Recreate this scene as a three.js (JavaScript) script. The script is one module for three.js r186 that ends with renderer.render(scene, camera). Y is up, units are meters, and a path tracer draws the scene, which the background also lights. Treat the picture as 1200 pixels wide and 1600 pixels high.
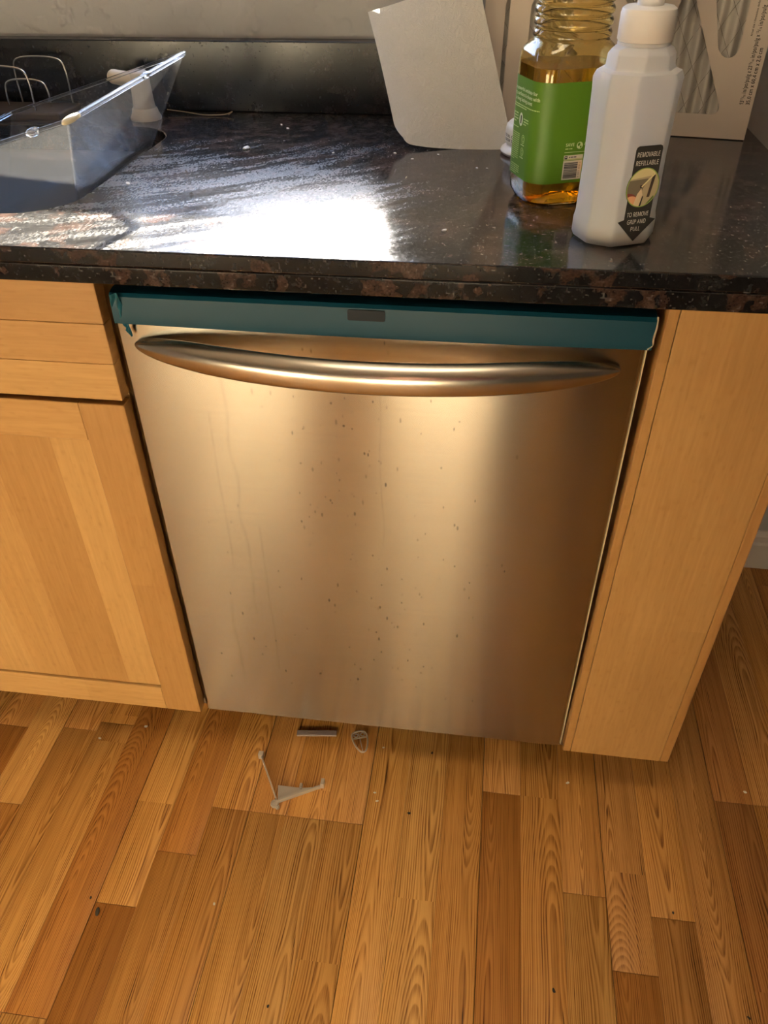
import * as THREE from 'three';
import { RoundedBoxGeometry } from 'three/addons/geometries/RoundedBoxGeometry.js';
import { mergeGeometries, mergeVertices, toCreasedNormals } from 'three/addons/utils/BufferGeometryUtils.js';
import { RectAreaLightUniformsLib } from 'three/addons/lights/RectAreaLightUniformsLib.js';
import { Sky } from 'three/addons/objects/Sky.js';
import { MarchingCubes } from 'three/addons/objects/MarchingCubes.js';

// ------------------------------------------------------------------ camera, sky, sun, lights, exposure
const scene = new THREE.Scene();
const camera = new THREE.PerspectiveCamera(66.38, 1200 / 1600, 0.05, 200);
camera.position.set(0.125, 1.2017, 0.7897);
camera.rotation.set(-0.6746, 0.1404, -0.0126, 'YXZ');
scene.add(camera);
const renderer = new THREE.WebGLRenderer({ antialias: true });
renderer.toneMapping = THREE.LinearToneMapping;
renderer.toneMappingExposure = 1.05;
renderer.shadowMap.enabled = true;
RectAreaLightUniformsLib.init();

const SUN_DIR = new THREE.Vector3(-0.128, 0.333, -1).normalize();
const sun = new THREE.DirectionalLight(new THREE.Color().setRGB(1.0, 0.90, 0.73), 112);
sun.position.copy(SUN_DIR).multiplyScalar(12);
sun.castShadow = true;
sun.shadow.mapSize.set(2048, 2048);
Object.assign(sun.shadow.camera, { left: -4, right: 4, top: 4, bottom: -4, near: 1, far: 25 });
scene.add(sun, sun.target);

// added unseen fill light overhead that brightens the floor (panel built with the room)
const FILL_LIGHT = { x: 0.0, z: 0.45, w: 0.9, d: 0.45, y: 2.40, L: 5, c: [1.0, 0.84, 0.60] };

// hazy sky, paler and brighter near the low sun
{
  const W = 512, H = 256, d = new Float32Array(W * H * 4), v = new THREE.Vector3();
  for (let j = 0; j < H; j++) for (let i = 0; i < W; i++) {
    const lat = ((j + 0.5) / H - 0.5) * Math.PI, lon = ((i + 0.5) / W - 0.5) * 2 * Math.PI;
    v.set(Math.cos(lat) * Math.cos(lon), Math.sin(lat), Math.cos(lat) * Math.sin(lon));
    const h = Math.max(v.y, 0), c = Math.max(v.dot(SUN_DIR), 0);
    const t = Math.pow(1 - h, 4), glow = 40 * Math.pow(c, 220) + 7 * Math.pow(c, 36) + 1.2 * Math.pow(c, 6);
    const o = (j * W + i) * 4;
    d[o] = 1.2 + 1.2 * t + 1.0 * glow; d[o + 1] = 2.0 + 0.9 * t + 0.92 * glow; d[o + 2] = 3.8 + 0.2 * t + 0.80 * glow; d[o + 3] = 1;
    if (v.y < 0) { d[o] = 0.5; d[o + 1] = 0.5; d[o + 2] = 0.48; }
  }
  const sky = new THREE.DataTexture(d, W, H, THREE.RGBAFormat, THREE.FloatType);
  sky.mapping = THREE.EquirectangularReflectionMapping;
  sky.magFilter = THREE.LinearFilter;
  sky.colorSpace = THREE.LinearSRGBColorSpace;
  sky.needsUpdate = true;
  scene.background = sky;
  scene.backgroundIntensity = 1.9;
}

// ------------------------------------------------------------------ helpers
// creased normals found in millimetres, as their vertex matching is too coarse for small things in metres
function creased(g, angle) { g.scale(1000, 1000, 1000); const c = toCreasedNormals(g, angle); c.scale(0.001, 0.001, 0.001); return c; }
let seed = 7;
const rnd = () => { seed = (seed * 1664525 + 1013904223) >>> 0; return seed / 4294967296; };
const rr = (a, b) => a + (b - a) * rnd();
const clamp = (x, a = 0, b = 1) => Math.min(b, Math.max(a, x));
const mix = (a, b, t) => a + (b - a) * t;
const sstep = (a, b, x) => { const t = clamp((x - a) / (b - a)); return t * t * (3 - 2 * t); };
function hash(x, y, s) { let h = (x * 374761393 + y * 668265263 + s * 2147483647) | 0; h = Math.imul(h ^ (h >>> 13), 1274126177); return ((h ^ (h >>> 16)) >>> 0) / 4294967296; }
// value noise; px, py > 0 make it wrap after that many cells
function vn(x, y, s = 0, px = 0, py = 0) {
  let xi = Math.floor(x), yi = Math.floor(y); const fx = x - xi, fy = y - yi;
  const u = fx * fx * (3 - 2 * fx), w = fy * fy * (3 - 2 * fy);
  let x1 = xi + 1, y1 = yi + 1;
  if (px) { xi = ((xi % px) + px) % px; x1 = ((x1 % px) + px) % px; }
  if (py) { yi = ((yi % py) + py) % py; y1 = ((y1 % py) + py) % py; }
  return mix(mix(hash(xi, yi, s), hash(x1, yi, s), u), mix(hash(xi, y1, s), hash(x1, y1, s), u), w);
}
function fbm(x, y, s, oct = 4, px = 0, py = 0) { let a = 0.5, t = 0, n = 0; for (let k = 0; k < oct; k++) { t += a * vn(x, y, s + k * 17, px, py); n += a; x *= 2; y *= 2; px *= 2; py *= 2; a *= 0.5; } return t / n; }
const s2l = (c) => c <= 0.04045 ? c / 12.92 : Math.pow((c + 0.055) / 1.055, 2.4);
const l2s = (c) => c <= 0.0031308 ? c * 12.92 : 1.055 * Math.pow(c, 1 / 2.4) - 0.055;
// fn(x, y) -> [r, g, b] linear for colour maps, or a number for data maps
function tex(W, H, fn, srgb = true, wrap = true) {
  const d = new Uint8Array(W * H * 4);
  for (let j = 0; j < H; j++) for (let i = 0; i < W; i++) {
    const v = fn((i + 0.5) / W, (j + 0.5) / H), o = (j * W + i) * 4;
    if (typeof v === 'number') d[o] = d[o + 1] = d[o + 2] = 255 * clamp(v);
    else for (let k = 0; k < 3; k++) d[o + k] = 255 * clamp(srgb ? l2s(v[k]) : v[k]);
    d[o + 3] = 255;
  }
  const t = new THREE.DataTexture(d, W, H, THREE.RGBAFormat);
  t.magFilter = THREE.LinearFilter; t.minFilter = THREE.LinearMipmapLinearFilter; t.generateMipmaps = true;
  if (wrap) t.wrapS = t.wrapT = THREE.RepeatWrapping;
  if (srgb) t.colorSpace = THREE.SRGBColorSpace;
  t.needsUpdate = true;
  return t;
}
function scaled(t, sx, sy, ox = 0, oy = 0) { const c = t.clone(); c.repeat.set(sx, sy); c.offset.set(ox, oy); c.needsUpdate = true; return c; }
const std = (p) => new THREE.MeshStandardMaterial(p);
const phys = (p) => new THREE.MeshPhysicalMaterial(p);
const lin = (r, g, b) => new THREE.Color().setRGB(r, g, b);

// metric uv by the face's main direction; swap turns the pattern a quarter
function boxUV(g, swap = false, off = [0, 0]) {
  g = g.index ? g.toNonIndexed() : g;
  const p = g.attributes.position, uv = new Float32Array(p.count * 2), a = new THREE.Vector3(), b = new THREE.Vector3(), c = new THREE.Vector3(), n = new THREE.Vector3();
  for (let i = 0; i < p.count; i += 3) {
    a.fromBufferAttribute(p, i); b.fromBufferAttribute(p, i + 1); c.fromBufferAttribute(p, i + 2);
    n.copy(b).sub(a).cross(c.clone().sub(a));
    const ax = Math.abs(n.x), ay = Math.abs(n.y), az = Math.abs(n.z);
    [a, b, c].forEach((v, k) => {
      let s, t;
      if (az >= ax && az >= ay) { s = v.x; t = v.y; } else if (ay >= ax) { s = v.x; t = -v.z; } else { s = -v.z; t = v.y; }
      if (swap) [s, t] = [t, s];
      uv[(i + k) * 2] = s + off[0]; uv[(i + k) * 2 + 1] = t + off[1];
    });
  }
  g.setAttribute('uv', new THREE.BufferAttribute(uv, 2));
  return g;
}
const names = {};
function numbered(n) { const k = names[n] = (names[n] ?? -1) + 1; return k ? `${n}_${String(k).padStart(3, '0')}` : n; }
function tag(o, label, category, group) { o.userData.label = label; if (category) o.userData.category = category; if (group) o.userData.group = group; return o; }
function thing(name, label, category, pos = [0, 0, 0], turn = 0, group) {
  const o = new THREE.Group(); o.name = numbered(name); o.position.set(...pos); o.rotation.y = turn; scene.add(o);
  return tag(o, label, category, group);
}
function mesh(name, g, m, parent = scene) {
  const o = new THREE.Mesh(Array.isArray(g) ? mergeGeometries(g.map((x) => x.index ? x.toNonIndexed() : x)) : g, m);
  o.name = parent === scene ? numbered(name) : name; o.castShadow = o.receiveShadow = true; parent.add(o); return o;
}
function struct(name, g, m, parent = scene) { const o = mesh(name, g, m, parent); if (parent === scene) { o.name = name; o.userData.kind = 'structure'; } return o; }
function rbox(x0, x1, y0, y1, z0, z1, r = 0.002, seg = 2) {
  const g = new RoundedBoxGeometry(x1 - x0, y1 - y0, z1 - z0, seg, Math.min(r, (x1 - x0) / 2.01, (y1 - y0) / 2.01, (z1 - z0) / 2.01));
  g.translate((x0 + x1) / 2, (y0 + y1) / 2, (z0 + z1) / 2); return g;
}
function box(x0, x1, y0, y1, z0, z1) { const g = new THREE.BoxGeometry(x1 - x0, y1 - y0, z1 - z0); g.translate((x0 + x1) / 2, (y0 + y1) / 2, (z0 + z1) / 2); return g; }
// rings: arrays of [x, y, z], all of one length, joined side by side; caps close the ends
function loft(rings, capA = true, capB = true, closed = true) {
  const n = rings[0].length, P = [], U = [], I = [], m = closed ? n + 1 : n;
  let vlen = 0;
  rings.forEach((r, j) => {
    if (j) { const q = rings[j - 1]; vlen += Math.hypot(r[0][0] - q[0][0], r[0][1] - q[0][1], r[0][2] - q[0][2]); }
    let u = 0;
    for (let i = 0; i < m; i++) {
      const v = r[i % n]; if (i) { const w = r[i - 1]; u += Math.hypot(v[0] - w[0], v[1] - w[1], v[2] - w[2]); }
      P.push(...v); U.push(u, vlen);
    }
  });
  for (let j = 0; j < rings.length - 1; j++) for (let i = 0; i < m - 1; i++) {
    const a = j * m + i, b = a + 1, c = a + m, d = c + 1; I.push(a, b, d, a, d, c);
  }
  const cap = (r, flip) => {
    const o = P.length / 3, c = [0, 0, 0]; r.forEach((v) => v.forEach((x, k) => c[k] += x / n)); P.push(...c); U.push(c[0], c[2]);
    r.forEach((v) => { P.push(...v); U.push(v[0], v[2]); });
    for (let i = 0; i < n; i++) { const a = o + 1 + i, b = o + 1 + (i + 1) % n; flip ? I.push(o, b, a) : I.push(o, a, b); }
  };
  if (capA) cap(rings[0], true);
  if (capB) cap(rings[rings.length - 1], false);
  const g = new THREE.BufferGeometry();
  g.setAttribute('position', new THREE.Float32BufferAttribute(P, 3)); g.setAttribute('uv', new THREE.Float32BufferAttribute(U, 2)); g.setIndex(I);
  return creased(g, 0.6);
}
// rounded rectangle seen from above, counter-clockwise when y points up at the viewer
function rrect(w, d, r, y, cx = 0, cz = 0, seg = 6, rot = 0) {
  const out = [], cs = Math.cos(rot), sn = Math.sin(rot); r = Math.min(r, w / 2 - 1e-4, d / 2 - 1e-4);
  [[1, -1, 0], [-1, -1, 1], [-1, 1, 2], [1, 1, 3]].forEach(([sx, sz, q]) => {
    for (let k = 0; k <= seg; k++) {
      const a = (q + k / seg) * Math.PI / 2;
      const x = sx * (w / 2 - r) + r * Math.cos(a), z = sz * (d / 2 - r) - r * Math.sin(a);
      out.push([cx + x * cs + z * sn, y, cz - x * sn + z * cs]);
    }
  });
  return out;
}
function tube(pts, r, seg = 40, rad = 8, closed = false) { return new THREE.TubeGeometry(new THREE.CatmullRomCurve3(pts.map((p) => new THREE.Vector3(...p)), closed, 'centripetal'), seg, r, rad, closed); }
function lathe(pts, seg = 48) { return creased(new THREE.LatheGeometry(pts.map((p) => new THREE.Vector2(...p)), seg), 0.7); }

// ------------------------------------------------------------------ materials
// oak: growth lines along v, arched here and there; several pieces side by side in one map
function oakTex(s) {
  return tex(384, 2048, (u, v) => {
    const c = 0.5 + 0.9 * (hash(s, 3, 1) - 0.5), bend = 2.2 * (vn(v * 2.2, s * 7.3, s) - 0.5) + 0.8 * vn(v * 6, 3.1, s + 5);
    const wob = 0.22 * (vn(v * 4, u * 2, s + 9) - 0.5) + 0.05 * (vn(v * 22, u * 9, s + 11) - 0.5);
    const x = (u - c) * 3.2 + wob, r = Math.sqrt(x * x + Math.pow(0.55 + bend, 2)) * (7 + 4 * hash(s, 9, 4)) + 0.9 * vn(u * 5, v * 6, s + 3);
    const f = r - Math.floor(r), late = sstep(0.15, 0.80, f) * (1 - sstep(0.86, 1, f)) * (0.55 + 0.9 * vn(u * 12, v * 9, s + 15));
    const pore = Math.pow(vn(u * 70, v * 9, s + 21), 2.2) * (0.25 + 1.0 * late), dash = Math.pow(vn(u * 120, v * 40, s + 27), 5) * late, fine = vn(u * 150, v * 7, s + 33) - 0.5, broad = fbm(u * 3, v * 2.0, s + 40, 3) - 0.5;
    const k = 1 - 0.20 * late - 0.42 * pore - 0.35 * dash + 0.20 * fine + 0.30 * broad;
    return [clamp(0.80 * k), clamp(0.80 * Math.pow(Math.max(k, 0.05), 1.28)), clamp(0.80 * Math.pow(Math.max(k, 0.05), 1.7))];
  });
}
const oaks = [1, 2, 3, 4, 5, 6].map((s) => oakTex(s * 13));
const oakTones = [[0.74, 0.375, 0.100], [0.68, 0.325, 0.082], [0.56, 0.238, 0.054], [0.78, 0.415, 0.122], [0.65, 0.315, 0.090], [0.53, 0.228, 0.063]];
const oakRough = tex(256, 256, (u, v) => 0.34 + 0.18 * fbm(u * 8, v * 8, 77, 3, 8, 8), false);
const oakMats = {};
function oakMat(t, k) { return oakMats[t * 10 + k] ??= phys({ map: oaks[t], color: lin(...oakTones[k]), roughnessMap: oakRough, roughness: 0.9, specularIntensity: 0.6, bumpMap: oaks[t], bumpScale: 0.00015 }); }

// maple: pale, faint grain along v (metric uv, one repeat = 0.5 m)
const mapleMap = tex(1024, 1024, (u, v) => {
  const w = fbm(u * 6, v * 1.5, 5, 3, 6, 2), g = vn(u * 150, v * 5, 8, 150, 5), g2 = vn(u * 300, v * 24, 12, 300, 24), fl = Math.pow(vn(u * 120, v * 46, 15, 120, 46), 6);
  const k = 1 + 0.20 * (w - 0.5) + 0.10 * (g - 0.5) + 0.07 * (g2 - 0.5) - 0.10 * fl;
  return [0.8 * k, 0.8 * Math.pow(k, 1.25), 0.8 * Math.pow(k, 1.6)];
});
const mapleRepeat = scaled(mapleMap, 2, 2);
const mapleTones = [[0.52, 0.285, 0.098], [0.465, 0.245, 0.080], [0.56, 0.320, 0.114], [0.44, 0.222, 0.071]];
const mapleMat = mapleTones.map((t) => phys({ map: mapleRepeat, color: lin(...t), roughness: 0.42, specularIntensity: 0.55 }));

// granite, generic (edges, backsplash): black with rust-brown crystals and pale grains
function graniteAt(x, y) { // metres -> linear colour
  const a = fbm(x * 55, y * 55, 101, 3), b = fbm(x * 120 + 9, y * 120, 131, 2), c = vn(x * 420, y * 420, 151), d = vn(x * 700, y * 700, 161);
  const rust = sstep(0.53, 0.64, a) * (0.35 + 0.65 * b), grey = sstep(0.60, 0.72, b) * 0.3, pale = Math.pow(c, 18) * 0.8;
  const m = 0.6 + 0.8 * d;
  return [(0.0075 + 0.038 * rust + 0.022 * grey) * m + 0.16 * pale, (0.0072 + 0.017 * rust + 0.022 * grey) * m + 0.15 * pale, (0.0078 + 0.010 * rust + 0.022 * grey) * m + 0.14 * pale];
}
const calmMap = tex(512, 512, (u, v) => { const g = graniteAt(u * 0.5 + 7, v * 0.5 + 2); return [0.004 + 0.30 * g[0], 0.0055 + 0.36 * g[1], 0.008 + 0.42 * g[2]]; });
const graniteMap = tex(1024, 1024, (u, v) => graniteAt(u * 0.5, v * 0.5));
const graniteMat = phys({ map: scaled(graniteMap, 2, 2), roughness: 0.10, specularIntensity: 1 });
graniteMat.roughnessMap = scaled(tex(512, 512, (u, v) => 0.55 + 0.9 * fbm(u * 30, v * 30, 171, 3, 30, 30), false), 2, 2);
const calmGranite = phys({ map: scaled(calmMap, 2, 2), roughness: 0.22, specularIntensity: 1 });
// the worktop's top: the same stone with wipe marks and dried dust where the photograph shows them (x -0.95..0.5, z -0.61..0.05)
const TOPX0 = -0.95, TOPX1 = 0.50, TOPZ0 = -0.62, TOPZ1 = 0.05;
function dustAt(x, z) {
  const region = Math.max(sstep(-0.70, -0.30, x) * (1 - sstep(-0.06, 0.16, x)) * sstep(-0.52, -0.26, z), 0.20);
  const a = Math.hypot(x + 0.55, (z + 0.75) * 0.9), b = Math.atan2(z + 0.75, x + 0.55); // wiped in long arcs
  const wipe = fbm(a * 90, b * 7, 203, 3), arc2 = fbm((x * 0.9 - z * 0.5) * 12, (z + 0.45 * x) * 110, 207, 3), patch = fbm(x * 10, z * 16, 211, 4), speck = vn(x * 640, z * 300, 217), sp2 = vn(x * 230, z * 160, 219), sp3 = vn(x * 1100, z * 520, 221);
  const d = region * (0.06 + 0.9 * sstep(0.40, 0.85, 0.5 * wipe + 0.28 * arc2 + 0.34 * patch)) * (0.25 + 0.9 * speck * speck + 0.6 * sp3 * sp3);
  return { d, s: Math.pow(sp2, 22) * (0.3 + region), region, patch, speck, sp3 };
}
const topMap = tex(2048, 1024, (u, v) => {
  const x = mix(TOPX0, TOPX1, u), z = mix(TOPZ1, TOPZ0, v), g = graniteAt(x + 3, z + 3).map((c) => c * 1.5), q = dustAt(x, z), k = 0.055 * q.d + 0.22 * q.s + 0.10 * Math.pow(vn(x * 560, z * 560, 231), 12);
  return [g[0] * (1 - q.d * 0.3) + k, g[1] * (1 - q.d * 0.3) + k * 0.97, g[2] * (1 - q.d * 0.3) + k * 0.93];
}, true, false);
const topRough = tex(2048, 1024, (u, v) => {
  const x = mix(TOPX0, TOPX1, u), z = mix(TOPZ1, TOPZ0, v), q = dustAt(x, z);
  return 0.085 + 0.05 * q.region * q.patch + 0.40 * q.d + 0.05 * q.speck;
}, false, false);
const topMat = phys({ map: topMap, roughnessMap: topRough, roughness: 1, specularIntensity: 1 });

const wallBump = tex(512, 512, (u, v) => sstep(0.45, 0.75, fbm(u * 28, v * 28, 301, 3, 28, 28)), false);
const wallMat = std({ color: lin(0.36, 0.355, 0.35), roughness: 0.85, bumpMap: scaled(wallBump, 2, 2), bumpScale: 0.0012 });
const ceilMat = std({ color: lin(0.75, 0.73, 0.69), roughness: 0.9, bumpMap: scaled(wallBump, 2, 2), bumpScale: 0.001 });
const whitePaint = std({ color: lin(0.66, 0.63, 0.58), roughness: 0.45 });

// brushed stainless steel: fine lines along x, a few drips and spots
const SX0 = -0.30, SX1 = 0.30, SY0 = 0.10, SY1 = 0.87;
const spots = Array.from({ length: 230 }, () => [clamp(0.5 + 0.33 * (rnd() + rnd() + rnd() - 1.5)), clamp(0.12 + 0.8 * rnd()), rr(0.0005, 0.0019), rr(0.2, 0.8), rr(1, 3)]);
const drips = [[0.20, 0.30, 0.86, 0.006], [0.235, 0.14, 0.55, 0.004], [0.135, 0.10, 0.36, 0.007], [0.16, 0.42, 0.78, 0.004], [0.52, 0.5, 0.86, 0.003]];
function steelMarks(u, v) {
  let m = 0;
  const x = u * 0.6, y = v * 0.77;
  for (const [sx, sy, r, a, el] of spots) { const dx = (x - sx * 0.6) / r, dy = (y - sy * 0.77) / (r * el); const q = dx * dx + dy * dy; if (q < 1) m = Math.max(m, a * (1 - q * q)); }
  for (const [dx, y0, y1, w] of drips) if (v > y0 && v < y1) { const q = Math.abs(u - dx - 0.012 * (vn(v * 14, dx * 40, 333) - 0.5)) / w; if (q < 1) m = Math.max(m, 0.13 * (1 - q) * sstep(y0, y0 + 0.05, v) * (0.5 + vn(v * 60, 2, 334))); }
  return m;
}
const steelMap = tex(1024, 1024, (u, v) => { const m = steelMarks(u, v), b = vn(u * 5, v * 420, 341) - 0.5, c = fbm(u * 5, v * 5, 345, 3) - 0.5; const k = 1 + 0.05 * b + 0.03 * c - 0.8 * m + 0.02 * (hash(Math.round(u * 4096), Math.round(v * 4096), 347) - 0.5); return [0.43 * k, 0.405 * k, 0.345 * k]; }, true, false);
const steelMat = phys({ map: steelMap, roughness: 0.245, metalness: 1, anisotropy: 0.9, anisotropyRotation: Math.PI / 2 });
const polished = phys({ color: lin(0.52, 0.46, 0.385), metalness: 1, roughness: 0.27 });
const brushedPlain = phys({ color: lin(0.58, 0.55, 0.50), metalness: 1, roughness: 0.30 });
const blackPlastic = std({ color: lin(0.012, 0.012, 0.013), roughness: 0.55 });
const darkWood = std({ color: lin(0.10, 0.05, 0.02), roughness: 0.7 });
const chrome = phys({ color: lin(0.62, 0.60, 0.55), metalness: 1, roughness: 0.18 });

// ------------------------------------------------------------------ room shell
const WZ = -0.610, RX0 = -2.6, RX1 = 2.4, RZ1 = 2.62, RH = 2.45;
const WINS = [{ x0: -0.61, x1: -0.055, y0: 1.095, y1: 1.98 }, { x0: -1.85, x1: -1.03, y0: 1.095, y1: 1.98 }];
{
  const wb = [];
  const t = 0.14;
  const [wa, wc] = WINS;
  wb.push(box(RX0 - t, wc.x0, 0, RH, WZ - t, WZ), box(wc.x1, wa.x0, 0, RH, WZ - t, WZ), box(wa.x1, RX1 + t, 0, RH, WZ - t, WZ));
  for (const w of WINS) wb.push(box(w.x0, w.x1, 0, w.y0, WZ - t, WZ), box(w.x0, w.x1, w.y1, RH, WZ - t, WZ));
  struct('wall_back', boxUV(mergeGeometries(wb)), wallMat);
  struct('wall_left', boxUV(box(RX0 - t, RX0, 0, RH, WZ, RZ1)), wallMat);
  struct('wall_right', boxUV(box(RX1, RX1 + t, 0, RH, WZ, RZ1)), wallMat);
  struct('ceiling', boxUV(box(RX0 - t, RX1 + t, RH, RH + t, WZ - t, RZ1 + t)), ceilMat);
  struct('wall_front', boxUV(box(RX0 - t, RX1 + t, 0, RH, RZ1, RZ1 + t)), wallMat);
  const glass = phys({ color: 0xffffff, transmission: 1, thickness: 0, roughness: 0, ior: 1.5 });
  // two kitchen windows above the worktop
  WINS.forEach((W, i) => {
    const win = new THREE.Group(); win.name = `window_${i + 1}`; win.userData.kind = 'structure'; scene.add(win);
    const f = 0.025, z0 = WZ - 0.125, z1 = WZ - 0.085;
    mesh('window_frame', [rbox(W.x0, W.x1, W.y0, W.y0 + f, z0, z1), rbox(W.x0, W.x1, W.y1 - f, W.y1, z0, z1), rbox(W.x0, W.x0 + f, W.y0, W.y1, z0, z1), rbox(W.x1 - f, W.x1, W.y0, W.y1, z0, z1)].map((g) => boxUV(g)), whitePaint, win);
    mesh('glass_pane', box(W.x0 + f, W.x1 - f, W.y0 + f, W.y1 - f, z0 + 0.018, z0 + 0.022), glass, win);
  });
  // baseboard at the open wall to the right of the counter
  const bb = new THREE.Shape([[0, 0], [0.012, 0], [0.012, 0.066], [0.009, 0.072], [0.009, 0.088], [0.004, 0.1], [0, 0.1]].map((p) => new THREE.Vector2(...p)));
  const bg = new THREE.ExtrudeGeometry(bb, { depth: RX1 - 0.47, bevelEnabled: false }); bg.rotateY(-Math.PI / 2); bg.scale(-1, 1, 1); bg.translate(0.47, 0, 0);
  { const idx = bg.index ? bg.index.array : null; const p = bg.attributes.position; for (let i = 0; i < p.count; i++) { const z = p.getZ(i); p.setZ(i, WZ + Math.abs(z)); } bg.computeVertexNormals(); }
  struct('baseboard_back', boxUV(creased(bg, 0.3)), std({ color: lin(0.66, 0.63, 0.58), roughness: 0.45, side: THREE.DoubleSide }));
}

// added overhead fill: frame, glowing diffuser and the light just below it
{
  const l = thing('added_fill_light', 'added unseen rectangular warm fill panel in a pale frame overhead', 'light', [FILL_LIGHT.x, FILL_LIGHT.y, FILL_LIGHT.z]);
  const w = FILL_LIGHT.w / 2, d = FILL_LIGHT.d / 2;
  mesh('frame', [rbox(-w - 0.03, -w, -0.005, 0.049, -d - 0.03, d + 0.03), rbox(w, w + 0.03, -0.005, 0.049, -d - 0.03, d + 0.03), rbox(-w, w, -0.005, 0.049, -d - 0.03, -d), rbox(-w, w, -0.005, 0.049, d, d + 0.03)].map((g) => boxUV(g)), whitePaint, l);
  mesh('diffuser', box(-w, w, 0.0, 0.006, -d, d), std({ color: 0xffffff, emissive: lin(...FILL_LIGHT.c), emissiveIntensity: 2.0, roughness: 0.5 }), l);
  const a = new THREE.RectAreaLight(lin(...FILL_LIGHT.c), FILL_LIGHT.L, FILL_LIGHT.w, FILL_LIGHT.d);
  a.position.set(0, -0.004, 0); a.rotation.x = -Math.PI / 2; l.add(a);
}

// neighbouring house outside the window, mirrored in the polished worktop
{
  const h = thing('neighbouring_house', 'plain stucco house with a low gable roof outside the kitchen window', 'house', [-4.2, 0, -9.6]);
  const stucco = std({ color: lin(0.32, 0.28, 0.24), roughness: 0.9, bumpMap: scaled(wallBump, 1, 1), bumpScale: 0.004 });
  mesh('wall', boxUV(box(-1.35, 1.35, -0.3, 4.0, -6, 0)), stucco, h);
  const rs = new THREE.Shape([[-1.65, 3.95], [0, 4.5], [1.65, 3.95], [1.65, 4.1], [0, 4.68], [-1.65, 4.1]].map((p) => new THREE.Vector2(...p)));
  const rg = new THREE.ExtrudeGeometry(rs, { depth: 6.6, bevelEnabled: false }); rg.translate(0, 0, -6.3); mesh('roof', boxUV(rg), std({ color: lin(0.10, 0.07, 0.06), roughness: 0.9 }), h);
  const gs = new THREE.Shape([[-1.35, 3.98], [1.35, 3.98], [0, 4.45]].map((p) => new THREE.Vector2(...p))); const gg = new THREE.ExtrudeGeometry(gs, { depth: 0.15, bevelEnabled: false }); gg.translate(0, 0, -0.15); mesh('gable', boxUV(gg), stucco, h);
  const w = mesh('window', boxUV(rbox(-0.5, 0.5, 2.6, 3.8, 0.0, 0.06, 0.01)), whitePaint, h);
  mesh('pane', box(-0.43, 0.43, 2.67, 3.73, 0.055, 0.063), phys({ color: lin(0.03, 0.035, 0.04), roughness: 0.05 }), w);
  const gr = mesh('ground', boxUV(box(-30, 30, -0.35, -0.30, -40, WZ - 0.15)), std({ color: lin(0.12, 0.13, 0.07), roughness: 1 })); gr.userData.kind = 'structure';
}

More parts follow.
